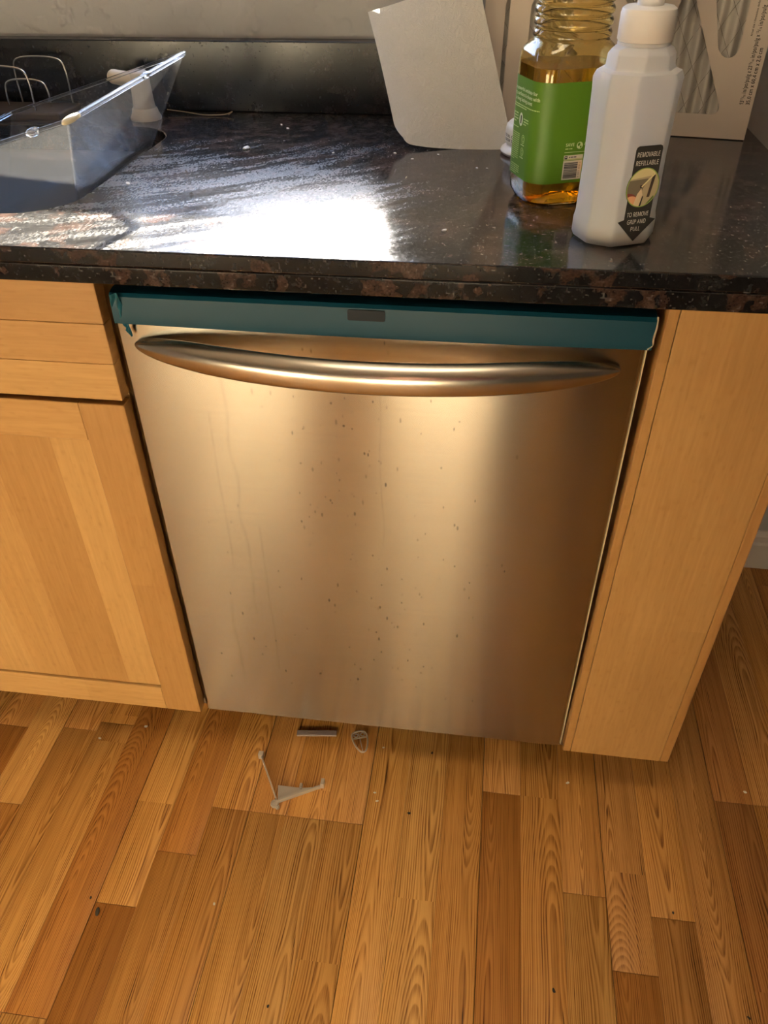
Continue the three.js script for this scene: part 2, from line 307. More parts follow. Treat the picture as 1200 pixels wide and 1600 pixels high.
// ------------------------------------------------------------------ floor: three-strip boards running away from the camera
{
  const fl = new THREE.Group(); fl.name = 'floor'; fl.userData.kind = 'structure'; scene.add(fl);
  mesh('subfloor', boxUV(box(RX0 - 0.14, RX1 + 0.14, -0.12, -0.012, WZ - 0.14, RZ1 + 0.14)), std({ color: lin(0.06, 0.03, 0.012), roughness: 0.9 }), fl);
  const SW = 0.064, X0 = -0.395;
  const fixed = { // strip number -> [[z of joint, tone in front of it (towards the camera)], ...] far to near, first entry's tone starts at the wall
    [-4]: [[-9, 3], [0.157, 1]], [-3]: [[-9, 4], [0.0, 0]], [-2]: [[-9, 1], [-0.02, 0], [0.454, 3]], [-1]: [[-9, 2], [0.454, 3]],
    0: [[-9, 0], [0.295, 2]], 1: [[-9, 2], [0.205, 1]], 2: [[-9, 1], [0.12, 1], [0.62, 0]], 3: [[-9, 4], [0.12, 0]], 4: [[-9, 1], [0.12, 3]], 5: [[-9, 4], [0.12, 0]],
    6: [[-9, 0], [0.62, 1]], 7: [[-9, 3], [0.9, 0]], 8: [[-9, 1], [0.9, 1]], 9: [[-9, 4], [0.034, 2], [0.7, 0]], 10: [[-9, 1], [0.75, 0]], 11: [[-9, 1], [0.19, 3], [0.8, 1]],
    12: [[-9, 4], [0.293, 2]], 13: [[-9, 1], [0.21, 4]], 14: [[-9, 4], [0.5, 1]], 15: [[-9, 5], [0.003, 5]], 16: [[-9, 4], [0.003, 1]], 17: [[-9, 1], [0.003, 4]],
  };
  const geos = {};
  const strip = (k, z0, z1, tone) => {
    const board = ((k % 3) + 3) % 3, gl = board === 0 ? 0.0005 : 0.00012, gr = board === 2 ? 0.0005 : 0.00012;
    const x0 = X0 + k * SW + gl, x1 = X0 + (k + 1) * SW - gr, len = z1 - z0;
    const b = 0.0005, rings = [[x0, x1, -0.011], [x0, x1, -b * 0.6], [x0 + b, x1 - b, 0]].map(([a, c, y], i) => { const e = i === 2 ? b : 0; return [[a, y, z1 - 0.0003 - e], [c, y, z1 - 0.0003 - e], [c, y, z0 + 0.0003 + e], [a, y, z0 + 0.0003 + e]]; });
    const g = loft(rings, false, true);
    const p = g.attributes.position, uv = g.attributes.uv, du = rnd(), dv = rnd();
    for (let i = 0; i < p.count; i++) uv.setXY(i, (p.getX(i) - x0) / SW * 0.98 + 0.01, (p.getZ(i) - z0) / 1.0 + dv);
    mesh('plank', g, oakMat(Math.floor(rnd() * 6), tone), fl);
  };
  const far = [];
  for (let k = -15; k <= 25; k++) {
    const cuts = fixed[k] ? fixed[k].map((a) => [...a]) : null, list = [];
    let z = WZ - 0.001;
    if (cuts) { for (let i = 0; i < cuts.length; i++) { const e = i + 1 < cuts.length ? cuts[i + 1][0] : cuts[i][0] < 0 ? 0.7 + rr(0, 0.5) : cuts[i][0] + rr(0.45, 0.8); list.push([z, e, cuts[i][1]]); z = e; } }
    else { z = WZ - 0.001; }
    while (z < 2.0) { const e = Math.min(z + (z < 0 && !cuts ? rr(0.35, 1.0) : rr(0.7, 1.2)), 2.05); list.push([z, e, Math.floor(rnd() * 5)]); z = e; }
    list.forEach(([a, b, t]) => strip(k, a, b, t));
    list.length && far.push([k, z]);
  }
  // beyond what can be told apart: the rest of the boards as one part
  const rest = [];
  const addStrip = (k, z0) => { let z = z0; while (z < RZ1) { const e = Math.min(z + rr(0.8, 1.4), RZ1); const g = box(X0 + k * SW + 0.0002, X0 + (k + 1) * SW - 0.0002, -0.011, 0, z + 0.0003, e - 0.0003); const p = g.attributes.position, uv = g.attributes.uv, dv = rnd(); for (let i = 0; i < p.count; i++) uv.setXY(i, (p.getX(i) - X0 - k * SW) / SW, p.getZ(i) + dv); rest.push(g); z = e; } };
  far.forEach(([k, z]) => addStrip(k, z));
  for (let k = -34; k < -15; k++) addStrip(k, WZ);
  for (let k = 26; k <= 43; k++) addStrip(k, WZ);
  const rm = mesh('planks', rest, oakMat(2, 0), fl); rm.userData.kind = 'stuff';
}

// ------------------------------------------------------------------ base cabinet on the left
{
  const c = thing('base_cabinet', 'maple base cabinet under the sink with slab drawer front above shaker door', 'cabinet', [0, 0, 0]);
  const Z1 = 0.012, xr = -0.304, xl = -0.80;
  mesh('carcass', [box(xr - 0.030, xr - 0.012, 0.105, 0.872, -0.575, Z1 - 0.024), box(-1.22, -1.202, 0.105, 0.872, -0.575, Z1 - 0.024), box(-1.202, xr - 0.030, 0.105, 0.123, -0.575, Z1 - 0.024), box(-1.202, xr - 0.030, 0.123, 0.872, -0.595, -0.577), box(-1.202, xr - 0.030, 0.78, 0.872, Z1 - 0.030, Z1 - 0.0215)].map((g) => boxUV(g)), mapleMat[3], c);
  mesh('toe_kick', boxUV(box(xl, xr - 0.012, 0.0, 0.104, -0.10, -0.085)), darkWood, c);
  mesh('edge_strip', boxUV(rbox(xr - 0.0115, xr - 0.0035, 0.106, 0.872, -0.20, -0.014, 0.001)), mapleMat[2], c);
  const df = new THREE.Group(); df.name = 'drawer_front'; c.add(df);
  [[0.8155, 0.872, 1], [0.7645, 0.8152, 0], [0.7155, 0.7642, 2]].forEach(([a, b, k], i) => mesh('board', boxUV(rbox(xl, xr, a, b, Z1 - 0.02, Z1, 0.0012), true, [0.13 * i, 0.21 * i]), mapleMat[k], df));
  const d = new THREE.Group(); d.name = 'door'; c.add(d);
  const y0 = 0.106, y1 = 0.7085;
  mesh('stile', boxUV(rbox(xr - 0.060, xr, y0, y1, Z1 - 0.02, Z1, 0.0015), false, [0.3, 0.1]), mapleMat[1], d);
  mesh('stile', boxUV(rbox(xl, xl + 0.060, y0, y1, Z1 - 0.02, Z1, 0.0015)), mapleMat[1], d);
  mesh('rail', boxUV(rbox(xl + 0.0602, xr - 0.0602, y0, y0 + 0.055, Z1 - 0.02, Z1 - 0.0003, 0.0015), true), mapleMat[2], d);
  mesh('rail', boxUV(rbox(xl + 0.0602, xr - 0.0602, y1 - 0.055, y1, Z1 - 0.02, Z1 - 0.0003, 0.0015), true), mapleMat[0], d);
  let x = xl + 0.06; const ws = [0.07, 0.085, 0.075, 0.09, 0.056]; const tn = [0, 2, 0, 1, 2];
  ws.forEach((w, i) => { mesh('panel_board', boxUV(box(x, Math.min(x + w, xr - 0.06), y0 + 0.0565, y1 - 0.055, Z1 - 0.016, Z1 - 0.0045 - 0.0001 * i), false, [0.17 * i, 0.09 * i]), mapleMat[tn[i]], d); x += w; });
}

// ------------------------------------------------------------------ facing run of cabinets behind the photographer, where the low sun falls
{
  const zf = 1.97, cream = std({ color: lin(0.70, 0.62, 0.47), roughness: 0.5 });
  for (let k = 0; k < 5; k++) {
    const x0 = -2.02 + k * 0.46, x1 = x0 + 0.456;
    const c = thing('base_cabinet', ['first', 'second', 'third', 'fourth', 'fifth'][k] + ' cream painted base cabinet from the left wall in the facing run', 'cabinet', [0, 0, 0]);
    mesh('carcass', boxUV(box(x0, x1, 0.105, 0.872, zf + 0.022, RZ1 - 0.01)), cream, c);
    mesh('toe_kick', boxUV(box(x0, x1, 0.0, 0.104, zf + 0.08, zf + 0.095)), darkWood, c);
    mesh('drawer_front', boxUV(rbox(x0 + 0.002, x1 - 0.002, 0.7155, 0.870, zf, zf + 0.02), true), cream, c);
    const d = new THREE.Group(); d.name = 'door'; c.add(d);
    for (const [a, b] of [[x0 + 0.002, x0 + 0.062], [x1 - 0.062, x1 - 0.002]]) mesh('stile', boxUV(rbox(a, b, 0.106, 0.7085, zf, zf + 0.02)), cream, d);
    for (const [a, b] of [[0.106, 0.161], [0.653, 0.7085]]) mesh('rail', boxUV(rbox(x0 + 0.0622, x1 - 0.0622, a, b, zf + 0.0003, zf + 0.02), true), cream, d);
    mesh('panel', boxUV(box(x0 + 0.0622, x1 - 0.0622, 0.161, 0.653, zf + 0.006, zf + 0.016)), cream, d);
  }
  const fr = thing('added_refrigerator', 'added tall black fridge shape at the end of the facing run, darkening the steel reflection', 'added_refrigerator', [0.31, 0, 1.90]);  // added unseen dark shape, dims the right side of the steel reflection
  const bl = phys({ color: lin(0.012, 0.012, 0.013), roughness: 0.35 });
  mesh('body', boxUV(rbox(0, 0.90, 0.02, 1.76, 0.06, 0.68, 0.01)), bl, fr);
  mesh('door', boxUV(rbox(0.002, 0.898, 0.62, 1.755, 0, 0.055, 0.012)), bl, fr);
  mesh('door', boxUV(rbox(0.002, 0.898, 0.06, 0.61, 0, 0.055, 0.012)), bl, fr);
  mesh('handle', tube([[0.06, 0.70, 0], [0.06, 0.72, -0.04], [0.06, 1.3, -0.045], [0.06, 1.32, 0]], 0.011, 40, 10), bl, fr);
  tag(mesh('countertop', boxUV(rbox(-2.03, 0.285, 0.874, 0.914, zf - 0.03, RZ1 - 0.005, 0.004)), graniteMat), 'dark granite worktop on the facing run of cabinets', 'countertop');
}

// ------------------------------------------------------------------ end panel on the right
{
  const p = thing('end_cabinet', 'maple end panel right of the dishwasher with narrow edge strips', 'cabinet', [0.3025, 0.104, 0.010]);
  p.rotation.z = -0.0095;
  const h = 0.772;
  mesh('edge_strip', boxUV(rbox(0, 0.0115, 0.001, h, -0.018, 0.0005, 0.001), false, [0.1, 0.3]), mapleMat[1], p);
  mesh('face_panel', boxUV(rbox(0.0122, 0.152, 0, h, -0.018, 0, 0.0012), false, [0.31, 0.2]), mapleMat[0], p);
  mesh('edge_strip', boxUV(rbox(0.1523, 0.166, 0, h, -0.018, 0.0002, 0.0022), false, [0.02, 0.4]), mapleMat[3], p);
  mesh('side_panel', boxUV(box(0.147, 0.1655, 0, h - 0.006, -0.585, -0.0185), false, [0.4, 0.1]), mapleMat[0], p);
  mesh('side_panel', boxUV(box(0.004, 0.02, 0, h - 0.006, -0.585, -0.0185), false, [0.4, 0.1]), mapleMat[3], p);
  mesh('toe_kick', boxUV(box(0.006, 0.150, -0.103, -0.002, -0.10, -0.085)), darkWood, p);
}

// ------------------------------------------------------------------ dishwasher
{
  const dw = thing('dishwasher', 'brushed stainless steel dishwasher with bowed bar handle and blue protective film along its top', 'dishwasher', [0, 0, 0]);
  mesh('tub', boxUV(box(-0.292, 0.292, 0.06, 0.862, -0.57, -0.05)), blackPlastic, dw);
  mesh('kick_plate', boxUV(box(-0.29, 0.29, 0.004, 0.098, -0.115, -0.10)), blackPlastic, dw);
  // door skin: flat sheet rolled back at both sides
  {
    const W = 0.2985, ya = 0.1026, yb = 0.818, r = 0.006, ring = (y) => {
      const o = [[-W, y, -0.045], [-W, y, -r]];
      for (let k = 1; k <= 6; k++) { const a = k / 6 * Math.PI / 2; o.push([-W + r - r * Math.cos(a), y, -r + r * Math.sin(a)]); }
      for (let k = 0; k <= 6; k++) { const a = k / 6 * Math.PI / 2; o.push([W - r + r * Math.sin(a), y, -r + r * Math.cos(a)]); }
      o.push([W, y, -0.045]); return o;
    };
    const g = loft([ring(ya), ring(ya + 0.0015), ring(yb)], true, true);
    const p = g.attributes.position, uv = g.attributes.uv;
    for (let i = 0; i < p.count; i++) uv.setXY(i, (p.getX(i) - SX0) / (SX1 - SX0), (p.getY(i) - SY0) / (SY1 - SY0));
    mesh('door_panel', g, steelMat, dw);
  }
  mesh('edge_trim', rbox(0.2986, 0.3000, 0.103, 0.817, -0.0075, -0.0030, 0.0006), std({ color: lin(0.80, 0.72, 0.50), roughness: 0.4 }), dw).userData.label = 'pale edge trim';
  // control console, proud of the door, with its blue film
  const prof = (e, W) => [[0.8165 - e * 0.3, -0.03], [0.8165 - e, 0.003], [0.8165 - e * 0.6, 0.0075 + e], [0.820, 0.0085 + e], [0.8480, 0.0070 + e], [0.8515 + e, 0.004 + e], [0.8535 + e, -0.004], [0.8545 + e, -0.03]];
  const W = 0.3005;
  const con = loft([-W + 0.0105, -W + 0.0115, W - 0.001, W].map((x) => prof(0, W).map(([y, z]) => [x, y, z]).reverse()), true, true);
  const console_ = mesh('control_console', con, brushedPlain, dw);
  const filmMat = phys({ color: lin(0.003, 0.040, 0.064), roughness: 0.40, specularIntensity: 0.4 });
  const film = [];
  {
    const n = 60, xa = -0.2915, xb = W + 0.0006, rings = [];
    for (let i = 0; i <= n; i++) {
      const t = i / n, x = mix(xa, xb, t), wob = 0.00006 * Math.sin(x * 40) + 0.00004 * Math.sin(x * 131);
      const drop = 0.0024 * Math.sin(Math.PI * clamp(t)) ;
      rings.push([[0.8165 - drop, 0.0080], [0.8168 - drop, 0.0094 + wob], [0.820, 0.0096], [0.830, 0.0092 + wob], [0.8480, 0.0082], [0.8518, 0.0052], [0.8540, -0.003], [0.8549, -0.028], [0.8540, -0.028], [0.8528, -0.004], [0.847, 0.0068], [0.822, 0.0083]].map(([y, z]) => [x, y, z]).reverse());
    }
    film.push(loft(rings, true, true));
  }
  const fm = mesh('protective_film', film, filmMat, dw);
  // torn corner of the film at the left: a crumpled flap hanging down over the steel
  {
    const P = [], I = [], nx = 8, ny = 14;
    for (let j = 0; j <= ny; j++) for (let i = 0; i <= nx; i++) {
      const s = i / nx, t = j / ny;
      const y = mix(0.851, 0.800, t), xr = mix(-0.279, -0.2755, Math.min(1, t * 1.6)) + (t > 0.72 ? 0.002 * (t - 0.72) : 0);
      const xl = mix(-0.2905, -0.2775, Math.pow(t, 1.5)) + 0.0016 * Math.sin(t * 19) + 0.001 * Math.sin(t * 41);
      P.push(mix(xl, Math.max(xr, xl + 0.0004), s), y + 0.002 * s * (1 - t), 0.0105 - 0.004 * t + 0.002 * Math.sin(s * 7 + t * 11) * (1 - t * 0.5));
    }
    for (let j = 0; j < ny; j++) for (let i = 0; i < nx; i++) { const a = j * (nx + 1) + i, b = a + 1, c = a + nx + 1, d = c + 1; I.push(a, c, b, b, c, d); }
    const g = new THREE.BufferGeometry(); g.setAttribute('position', new THREE.Float32BufferAttribute(P, 3)); g.setAttribute('uv', new THREE.Float32BufferAttribute(new Array(P.length / 3 * 2).fill(0), 2)); g.setIndex(I); g.computeVertexNormals();
    const fl = filmMat.clone(); fl.side = THREE.DoubleSide; fl.color = lin(0.008, 0.07, 0.10); fl.roughness = 0.35;
    const f = mesh('torn_flap', g, fl, fm); f.userData.label = 'torn dark blue flap of film';
  }
  { // curled clear end of the film at the right
    const g = tube([[W + 0.0012, 0.8525, 0.0055], [W + 0.0016, 0.842, 0.0085], [W + 0.0004, 0.829, 0.009], [W + 0.0010, 0.8225, 0.0085], [W - 0.0035, 0.8175, 0.0095]], 0.0011, 30, 6);
    mesh('curled_edge', g, phys({ color: lin(0.75, 0.68, 0.5), roughness: 0.3, transmission: 0.3, thickness: 0 }), fm).userData.label = 'pale curled edge of film';
  }
  { const s = new THREE.Shape(); const a = 0.0205, b = 0.0060, r = 0.0022; s.moveTo(-a + r, -b); s.lineTo(a - r, -b); s.quadraticCurveTo(a, -b, a, -b + r); s.lineTo(a, b - r); s.quadraticCurveTo(a, b, a - r, b); s.lineTo(-a + r, b); s.quadraticCurveTo(-a, b, -a, b - r); s.lineTo(-a, -b + r); s.quadraticCurveTo(-a, -b, -a + r, -b);
    const g = new THREE.ExtrudeGeometry(s, { depth: 0.0006, bevelEnabled: false }); g.rotateX(-0.05); g.translate(-0.002, 0.8405, 0.0092);
    mesh('display_window', g, phys({ color: lin(0.004, 0.008, 0.014), roughness: 0.4, specularIntensity: 0.25 }), console_); }
  // bowed handle
  {
    const n = 140, rings = [], L = 0.2755;
    // section: flat lower front, soft ridge above the middle, sloping top
    const SEC = new THREE.CatmullRomCurve3([[-1, -0.55], [-0.97, 0.2], [-0.78, 0.80], [-0.35, 1.0], [0.08, 1.02], [0.38, 0.86], [0.68, 0.42], [0.90, -0.15], [1, -0.75], [0.85, -1.05], [0.3, -1.05], [-0.3, -1.02], [-0.85, -0.90]].map(([y, z]) => new THREE.Vector3(y, z, 0)), true).getPoints(56).slice(0, 56).map((v) => [v.x, v.y]);
    for (let i = 0; i <= n; i++) {
      const t = i / n * 2 - 1, x = L * Math.sin(t * Math.PI / 2), q = x / L;
      const bow = 0.052 * (1 - q * q), th = 0.0175 * Math.pow(Math.max(1 - Math.pow(Math.abs(q), 5), 0.0), 0.5) + 0.0004, dp = 0.0085 * Math.pow(Math.max(1 - Math.pow(Math.abs(q), 8), 0), 0.5) + 0.0003;
      const yc = 0.789, zc = bow + 0.004, ring = [];
      const sm = SEC;
      const slope = -2 * 0.052 * q / L, nl = Math.hypot(1, slope);
      sm.forEach(([y, z]) => ring.push([x - slope / nl * z * dp, yc + y * th, Math.max(zc + z * dp / nl, -0.001 + 0.00001 * y)]));
      rings.push(ring);
    }
    mesh('handle', creased(mergeVertices(loft(rings, true, true)), 1.2), polished, dw);
  }
}

// ------------------------------------------------------------------ countertop, backsplash, sink
const CY = 0.914;
{
  const ct = thing('countertop', 'polished dark granite worktop with rust brown flecks over the cabinets', 'countertop');
  const X0 = -1.25, X1 = 0.494, ZF = 0.0433, ZB = WZ + 0.001;
  const plan = (e) => { const s = new THREE.Shape(); s.moveTo(X0, -ZB); s.lineTo(X0, -ZF + e); s.lineTo(X1 - e, -ZF + e); s.lineTo(X1 - e, -ZB); s.closePath(); return s; };
  const hole = new THREE.Path(rrect(0.72, 0.415, 0.075, 0, -0.722, -0.262, 10).map(([x, , z]) => new THREE.Vector2(x, -z)));
  const mk = (e, y0, y1, bev) => {
    const s = plan(e + bev); s.holes.push(hole);
    const g = new THREE.ExtrudeGeometry(s, { depth: y1 - y0 - 2 * bev, bevelEnabled: true, bevelThickness: bev, bevelSize: bev, bevelSegments: 4, curveSegments: 12 });
    g.rotateX(-Math.PI / 2); g.translate(0, y0 + bev, 0); return g;
  };
  const top = mk(0, CY - 0.0175, CY, 0.0022);
  const split = (g) => { // top faces take the mapped worktop surface, everything else the plain stone
    const p = g.attributes.position, n = g.attributes.normal, A = [], B = [];
    for (let i = 0; i < p.count; i += 3) (n.getY(i) > 0.9 && n.getY(i + 1) > 0.9 && n.getY(i + 2) > 0.9 ? A : B).push(i, i + 1, i + 2);
    const sub = (I) => { const q = new THREE.BufferGeometry(); for (const k of ['position', 'normal', 'uv']) { const a = g.attributes[k], w = a.itemSize, d = new Float32Array(I.length * w); I.forEach((v, j) => { for (let c = 0; c < w; c++) d[j * w + c] = a.array[v * w + c]; }); q.setAttribute(k, new THREE.BufferAttribute(d, w)); } return q; };
    return [sub(A), sub(B)];
  };
  const ng = top.index ? top.toNonIndexed() : top;
  const [a, b] = split(ng);
  { const p = a.attributes.position, uv = a.attributes.uv; for (let i = 0; i < p.count; i++) uv.setXY(i, (p.getX(i) - TOPX0) / (TOPX1 - TOPX0), (p.getZ(i) - TOPZ1) / (TOPZ0 - TOPZ1)); }
  mesh('top_surface', a, topMat, ct);
  mesh('edge', boxUV(b), graniteMat, ct);
  const low = mk(-0.0007, CY - 0.0365, CY - 0.0176, 0.0014);
  mesh('lower_edge', boxUV(low, false, [0.21, 0.13]), graniteMat, ct);
  const bs = mesh('backsplash', boxUV(rbox(-1.25, 0.494, CY + 0.0005, CY + 0.1016, WZ + 0.0005, -0.5775, 0.002), false, [0.1, 0.07]), calmGranite);
  tag(bs, 'low dark granite backsplash strip along the wall behind the worktop', 'backsplash');
  // stainless undermount sink
  const steel = phys({ color: lin(0.30, 0.30, 0.30), metalness: 1, roughness: 0.36 });
  const y = CY - 0.0372, R = (w, d, r, yy) => rrect(w, d, r, yy, -0.722, -0.262, 10);
  const inner = [R(0.80, 0.49, 0.09, y), R(0.735, 0.43, 0.08, y), R(0.731, 0.426, 0.08, y - 0.002), R(0.728, 0.423, 0.08, y - 0.008), R(0.715, 0.41, 0.08, y - 0.15), R(0.70, 0.395, 0.075, y - 0.172), R(0.65, 0.345, 0.05, y - 0.185), R(0.1, 0.1, 0.04, y - 0.19), R(0.02, 0.02, 0.008, y - 0.19)];
  const outer = [R(0.02, 0.02, 0.008, y - 0.192), R(0.1, 0.1, 0.04, y - 0.192), R(0.652, 0.347, 0.05, y - 0.187), R(0.704, 0.399, 0.075, y - 0.174), R(0.719, 0.414, 0.08, y - 0.15), R(0.732, 0.427, 0.08, y - 0.008), R(0.80, 0.49, 0.09, y - 0.0015)];
  const sk = thing('sink', 'stainless steel undermount sink bowl set in the granite worktop', 'sink');
  mesh('bowl', loft([...inner, ...outer, inner[0]].reverse(), false, false), steel, sk);
  const dr = lathe([[0.001, 0], [0.03, 0], [0.042, 0.003], [0.045, 0.003], [0.045, 0.0]]); dr.translate(-0.722, y - 0.1895, -0.262); mesh('drain', dr, chrome, sk);
}

// ------------------------------------------------------------------ things on the worktop
const V = (x, y, z) => new THREE.Vector3(x, y, z);
// amber cleaner bottle
function canvasTex(W, H, draw) { const c = document.createElement('canvas'); c.width = W; c.height = H; draw(c.getContext('2d')); const t = new THREE.CanvasTexture(c); t.colorSpace = THREE.SRGBColorSpace; return t; }
{
  const w = 0.094, d = 0.080, rot = 0.385; // w along the right face, d along the left face
  const b = thing('cleaner_bottle', 'large clear bottle of amber liquid with ribbed neck and green label', 'bottle', [0.193, CY, -0.183]);
  const ring = (ww, dd, r, y) => rrect(ww, dd, r, y, 0, 0, 8, rot);
  const circ = (R, y) => ring(2 * R, 2 * R, R - 1e-4, y);
  const shellR = [ring(w * 0.72, d * 0.72, 0.03, 0.001), ring(w * 0.90, d * 0.90, 0.026, 0.002), ring(w * 0.985, d * 0.985, 0.024, 0.010), ring(w, d, 0.023, 0.022), ring(w, d, 0.022, 0.128), ring(w, d, 0.022, 0.142), ring(w * 0.985, d * 0.985, 0.024, 0.150), ring(w * 0.93, d * 0.95, 0.03, 0.156), ring(w * 0.86, d * 0.95, 0.036, 0.160)];
  const neck = [];
  for (let i = 0; i < 5; i++) { const y = 0.1625 + i * 0.0105; neck.push(circ(0.0392, y), circ(0.0410, y + 0.0018), circ(0.0412, y + 0.0055), circ(0.0398, y + 0.0080), circ(0.0368, y + 0.0092)); }
  neck.push(circ(0.041, 0.217), circ(0.042, 0.222), circ(0.041, 0.236), circ(0.034, 0.252), circ(0.020, 0.264), circ(0.014, 0.27), circ(0.014, 0.285));
  const inset = (R0, e) => { let cx = 0, cz = 0; R0.forEach((p) => { cx += p[0] / R0.length; cz += p[2] / R0.length; }); return R0.map(([x, y, z]) => { const l = Math.hypot(x - cx, z - cz); return [cx + (x - cx) * (1 - e / l), y, cz + (z - cz) * (1 - e / l)]; }); };
  const plastic = phys({ color: lin(1, 0.88, 0.54), transmission: 1, thickness: 0.002, roughness: 0.02, ior: 1.5 });
  const outer = [...shellR, ...neck], inn = outer.map((r, i) => inset(r, 0.0011).map(([x, y, z]) => [x, i < 3 ? y + 0.0012 : y, z])).reverse();
  mesh('bottle_wall', loft([...outer, ...inn], true, true), plastic, b);
  const liq = shellR.slice(0, 6).map((r, i) => inset(r, 0.0013).map(([x, y, z]) => [x, i < 3 ? y + 0.0015 : Math.min(y, 0.1385), z]));
  mesh('liquid', loft(liq, true, true), phys({ color: 0xffffff, transmission: 1, thickness: 0.08, roughness: 0.0, ior: 1.34, attenuationColor: lin(0.97, 0.66, 0.08), attenuationDistance: 0.09 }), b).userData.label = 'amber liquid inside';
  const cap = lathe([[0.001, 0.306], [0.016, 0.306], [0.0175, 0.304], [0.0175, 0.286], [0.0165, 0.2855], [0.015, 0.2855]]); mesh('cap', cap, std({ color: lin(0.7, 0.7, 0.68), roughness: 0.4 }), b);
  // label
  const full = (y) => ring(w + 0.0008, d + 0.0008, 0.0224, y), lr = (y) => full(y).slice(11, 34);
  const lg = loft([lr(0.026), lr(0.060), lr(0.095), lr(0.1265)], false, false, false);
  const per = 2 * (w + d) - 8 * 0.0224 + 2 * Math.PI * 0.0224;
  { const fr = full(0); let off = 0, tot = 0; fr.forEach((p, i) => { const q = fr[(i + 1) % fr.length], l = Math.hypot(q[0] - p[0], q[2] - p[2]); if (i < 11) off += l; tot += l; }); const uv = lg.attributes.uv; for (let i = 0; i < uv.count; i++) uv.setXY(i, (uv.getX(i) + off) / tot, uv.getY(i) / 0.1005); }
  const PX = 5200; // pixels per metre
  const LW = Math.round(per * PX), LH = Math.round(0.1005 * PX);
  const lt = canvasTex(LW, LH, (g) => {
    g.fillStyle = '#5a861d'; g.fillRect(0, 0, LW, LH);
    const M = (m) => m * PX;
    // perimeter runs from the start of the back right corner; faces found from the ring's own order
    const s0 = Math.PI / 2 * 0.0224, fW = w + 0.0008 - 0.0448, fD = d + 0.0008 - 0.0448;
    const left = s0 + fW + s0, right = s0 * 3 + fW + fD; // starts of the left and front faces
    g.fillStyle = '#eef4d8'; g.textBaseline = 'middle';
    const text = (t, x, y, size, wd, al = 'left', bold = true) => { g.font = `${bold ? 'bold ' : ''}${Math.round(M(size))}px sans-serif`; g.textAlign = al; g.fillText(t, M(x), M(y), wd ? M(wd) : undefined); };
    const bars = (x, y, wd, n, st, k) => { for (let i = 0; i < n; i++) { let q = 0; while (q < wd * (i === n - 1 ? 0.6 : 1)) { const l = 0.001 + 0.003 * hash(i, Math.round(q * 5000), k); g.fillRect(M(x + q), M(y + i * st), M(Math.min(l, wd - q)), M(st * 0.5)); q += l + 0.0006; } } };
    const L = left - 0.016, FW = fD + 0.030;
    text('is a powerful antidote for', L + FW / 2, 0.012, 0.0046, FW, 'center'); text('odors, surfaces & cleans with', L + FW / 2, 0.0172, 0.0046, FW, 'center'); text('a long lasting scent', L + FW / 2, 0.0224, 0.0046, FW * 0.8, 'center');
    g.fillStyle = '#d5e6a8'; bars(L, 0.027, FW, 2, 0.0022, 3);
    g.fillStyle = '#f2f6e4';
    g.beginPath(); g.ellipse(M(L + 0.004), M(0.041), M(0.004), M(0.0065), 0, 0, 7); g.fill();
    g.beginPath(); g.ellipse(M(L + 0.030), M(0.0415), M(0.0048), M(0.0068), 0, 0, 7); g.fill();
    g.fillStyle = '#2c3a16'; g.fillRect(M(L + 0.0285), M(0.0375), M(0.003), M(0.008));
    g.beginPath(); g.moveTo(M(L + 0.004), M(0.036)); g.lineTo(M(L + 0.0025), M(0.042)); g.lineTo(M(L + 0.0055), M(0.042)); g.fill();
    g.fillStyle = '#dcebb4'; bars(L + 0.010, 0.036, 0.012, 4, 0.0028, 5); bars(L + 0.037, 0.039, 0.013, 3, 0.0026, 6); bars(L + 0.002, 0.050, 0.034, 1, 0.002, 7);
    g.fillStyle = '#c2d88e'; bars(L, 0.056, 0.030, 14, 0.0021, 8); bars(L + 0.012, 0.089, 0.024, 5, 0.0021, 9);
    g.fillStyle = '#eef4d8'; bars(L, 0.088, 0.009, 2, 0.0024, 10);
    g.strokeStyle = '#d5e6a8'; g.lineWidth = M(0.0006);
    for (const yy of [0.060, 0.073]) { g.beginPath(); g.ellipse(M(L + 0.040), M(yy), M(0.0038), M(0.0042), 0, 0, 7); g.stroke(); g.beginPath(); g.ellipse(M(L + 0.0405), M(yy), M(0.002), M(0.0024), 0, 0, 7); g.stroke(); bars(L + 0.035, yy + 0.0055, 0.011, 1, 0.0018, 12); }
    // front face: SAVE mark and bar code, set in its right half
    const B = right + 0.000;
    g.fillStyle = '#e4edc4'; text('SAVE', B + 0.012, 0.061, 0.0044); bars(B + 0.012, 0.0645, 0.011, 1, 0.0018, 14);
    g.beginPath(); g.ellipse(M(B + 0.0285), M(0.062), M(0.0036), M(0.0036), 0, 0, 7); g.fill(); g.fillStyle = '#5a861d'; g.beginPath(); g.ellipse(M(B + 0.0275), M(0.061), M(0.0014), M(0.0018), 0.5, 0, 7); g.fill(); g.beginPath(); g.ellipse(M(B + 0.0298), M(0.0635), M(0.001), M(0.0012), 0, 0, 7); g.fill();
    g.fillStyle = '#e4edc4'; text('A', B + 0.0335, 0.0605, 0.004); g.fillRect(M(B + 0.0115), M(0.0683), M(0.026), M(0.0005));
    g.fillStyle = '#efe9dc'; g.fillRect(M(B + 0.0115), M(0.0715), M(0.0225), M(0.0045)); g.fillRect(M(B + 0.0115), M(0.0772), M(0.0225), M(0.0200));
    g.fillStyle = '#c9cfa0'; g.fillRect(M(B + 0.0115), M(0.0752), M(0.0225), M(0.0016));
    g.fillStyle = '#26233a'; g.fillRect(M(B + 0.0125), M(0.0723), M(0.0032), M(0.0032)); g.fillStyle = '#efe9dc'; g.beginPath(); g.ellipse(M(B + 0.0141), M(0.0736), M(0.0009), M(0.0007), 0, 0, 7); g.fill();
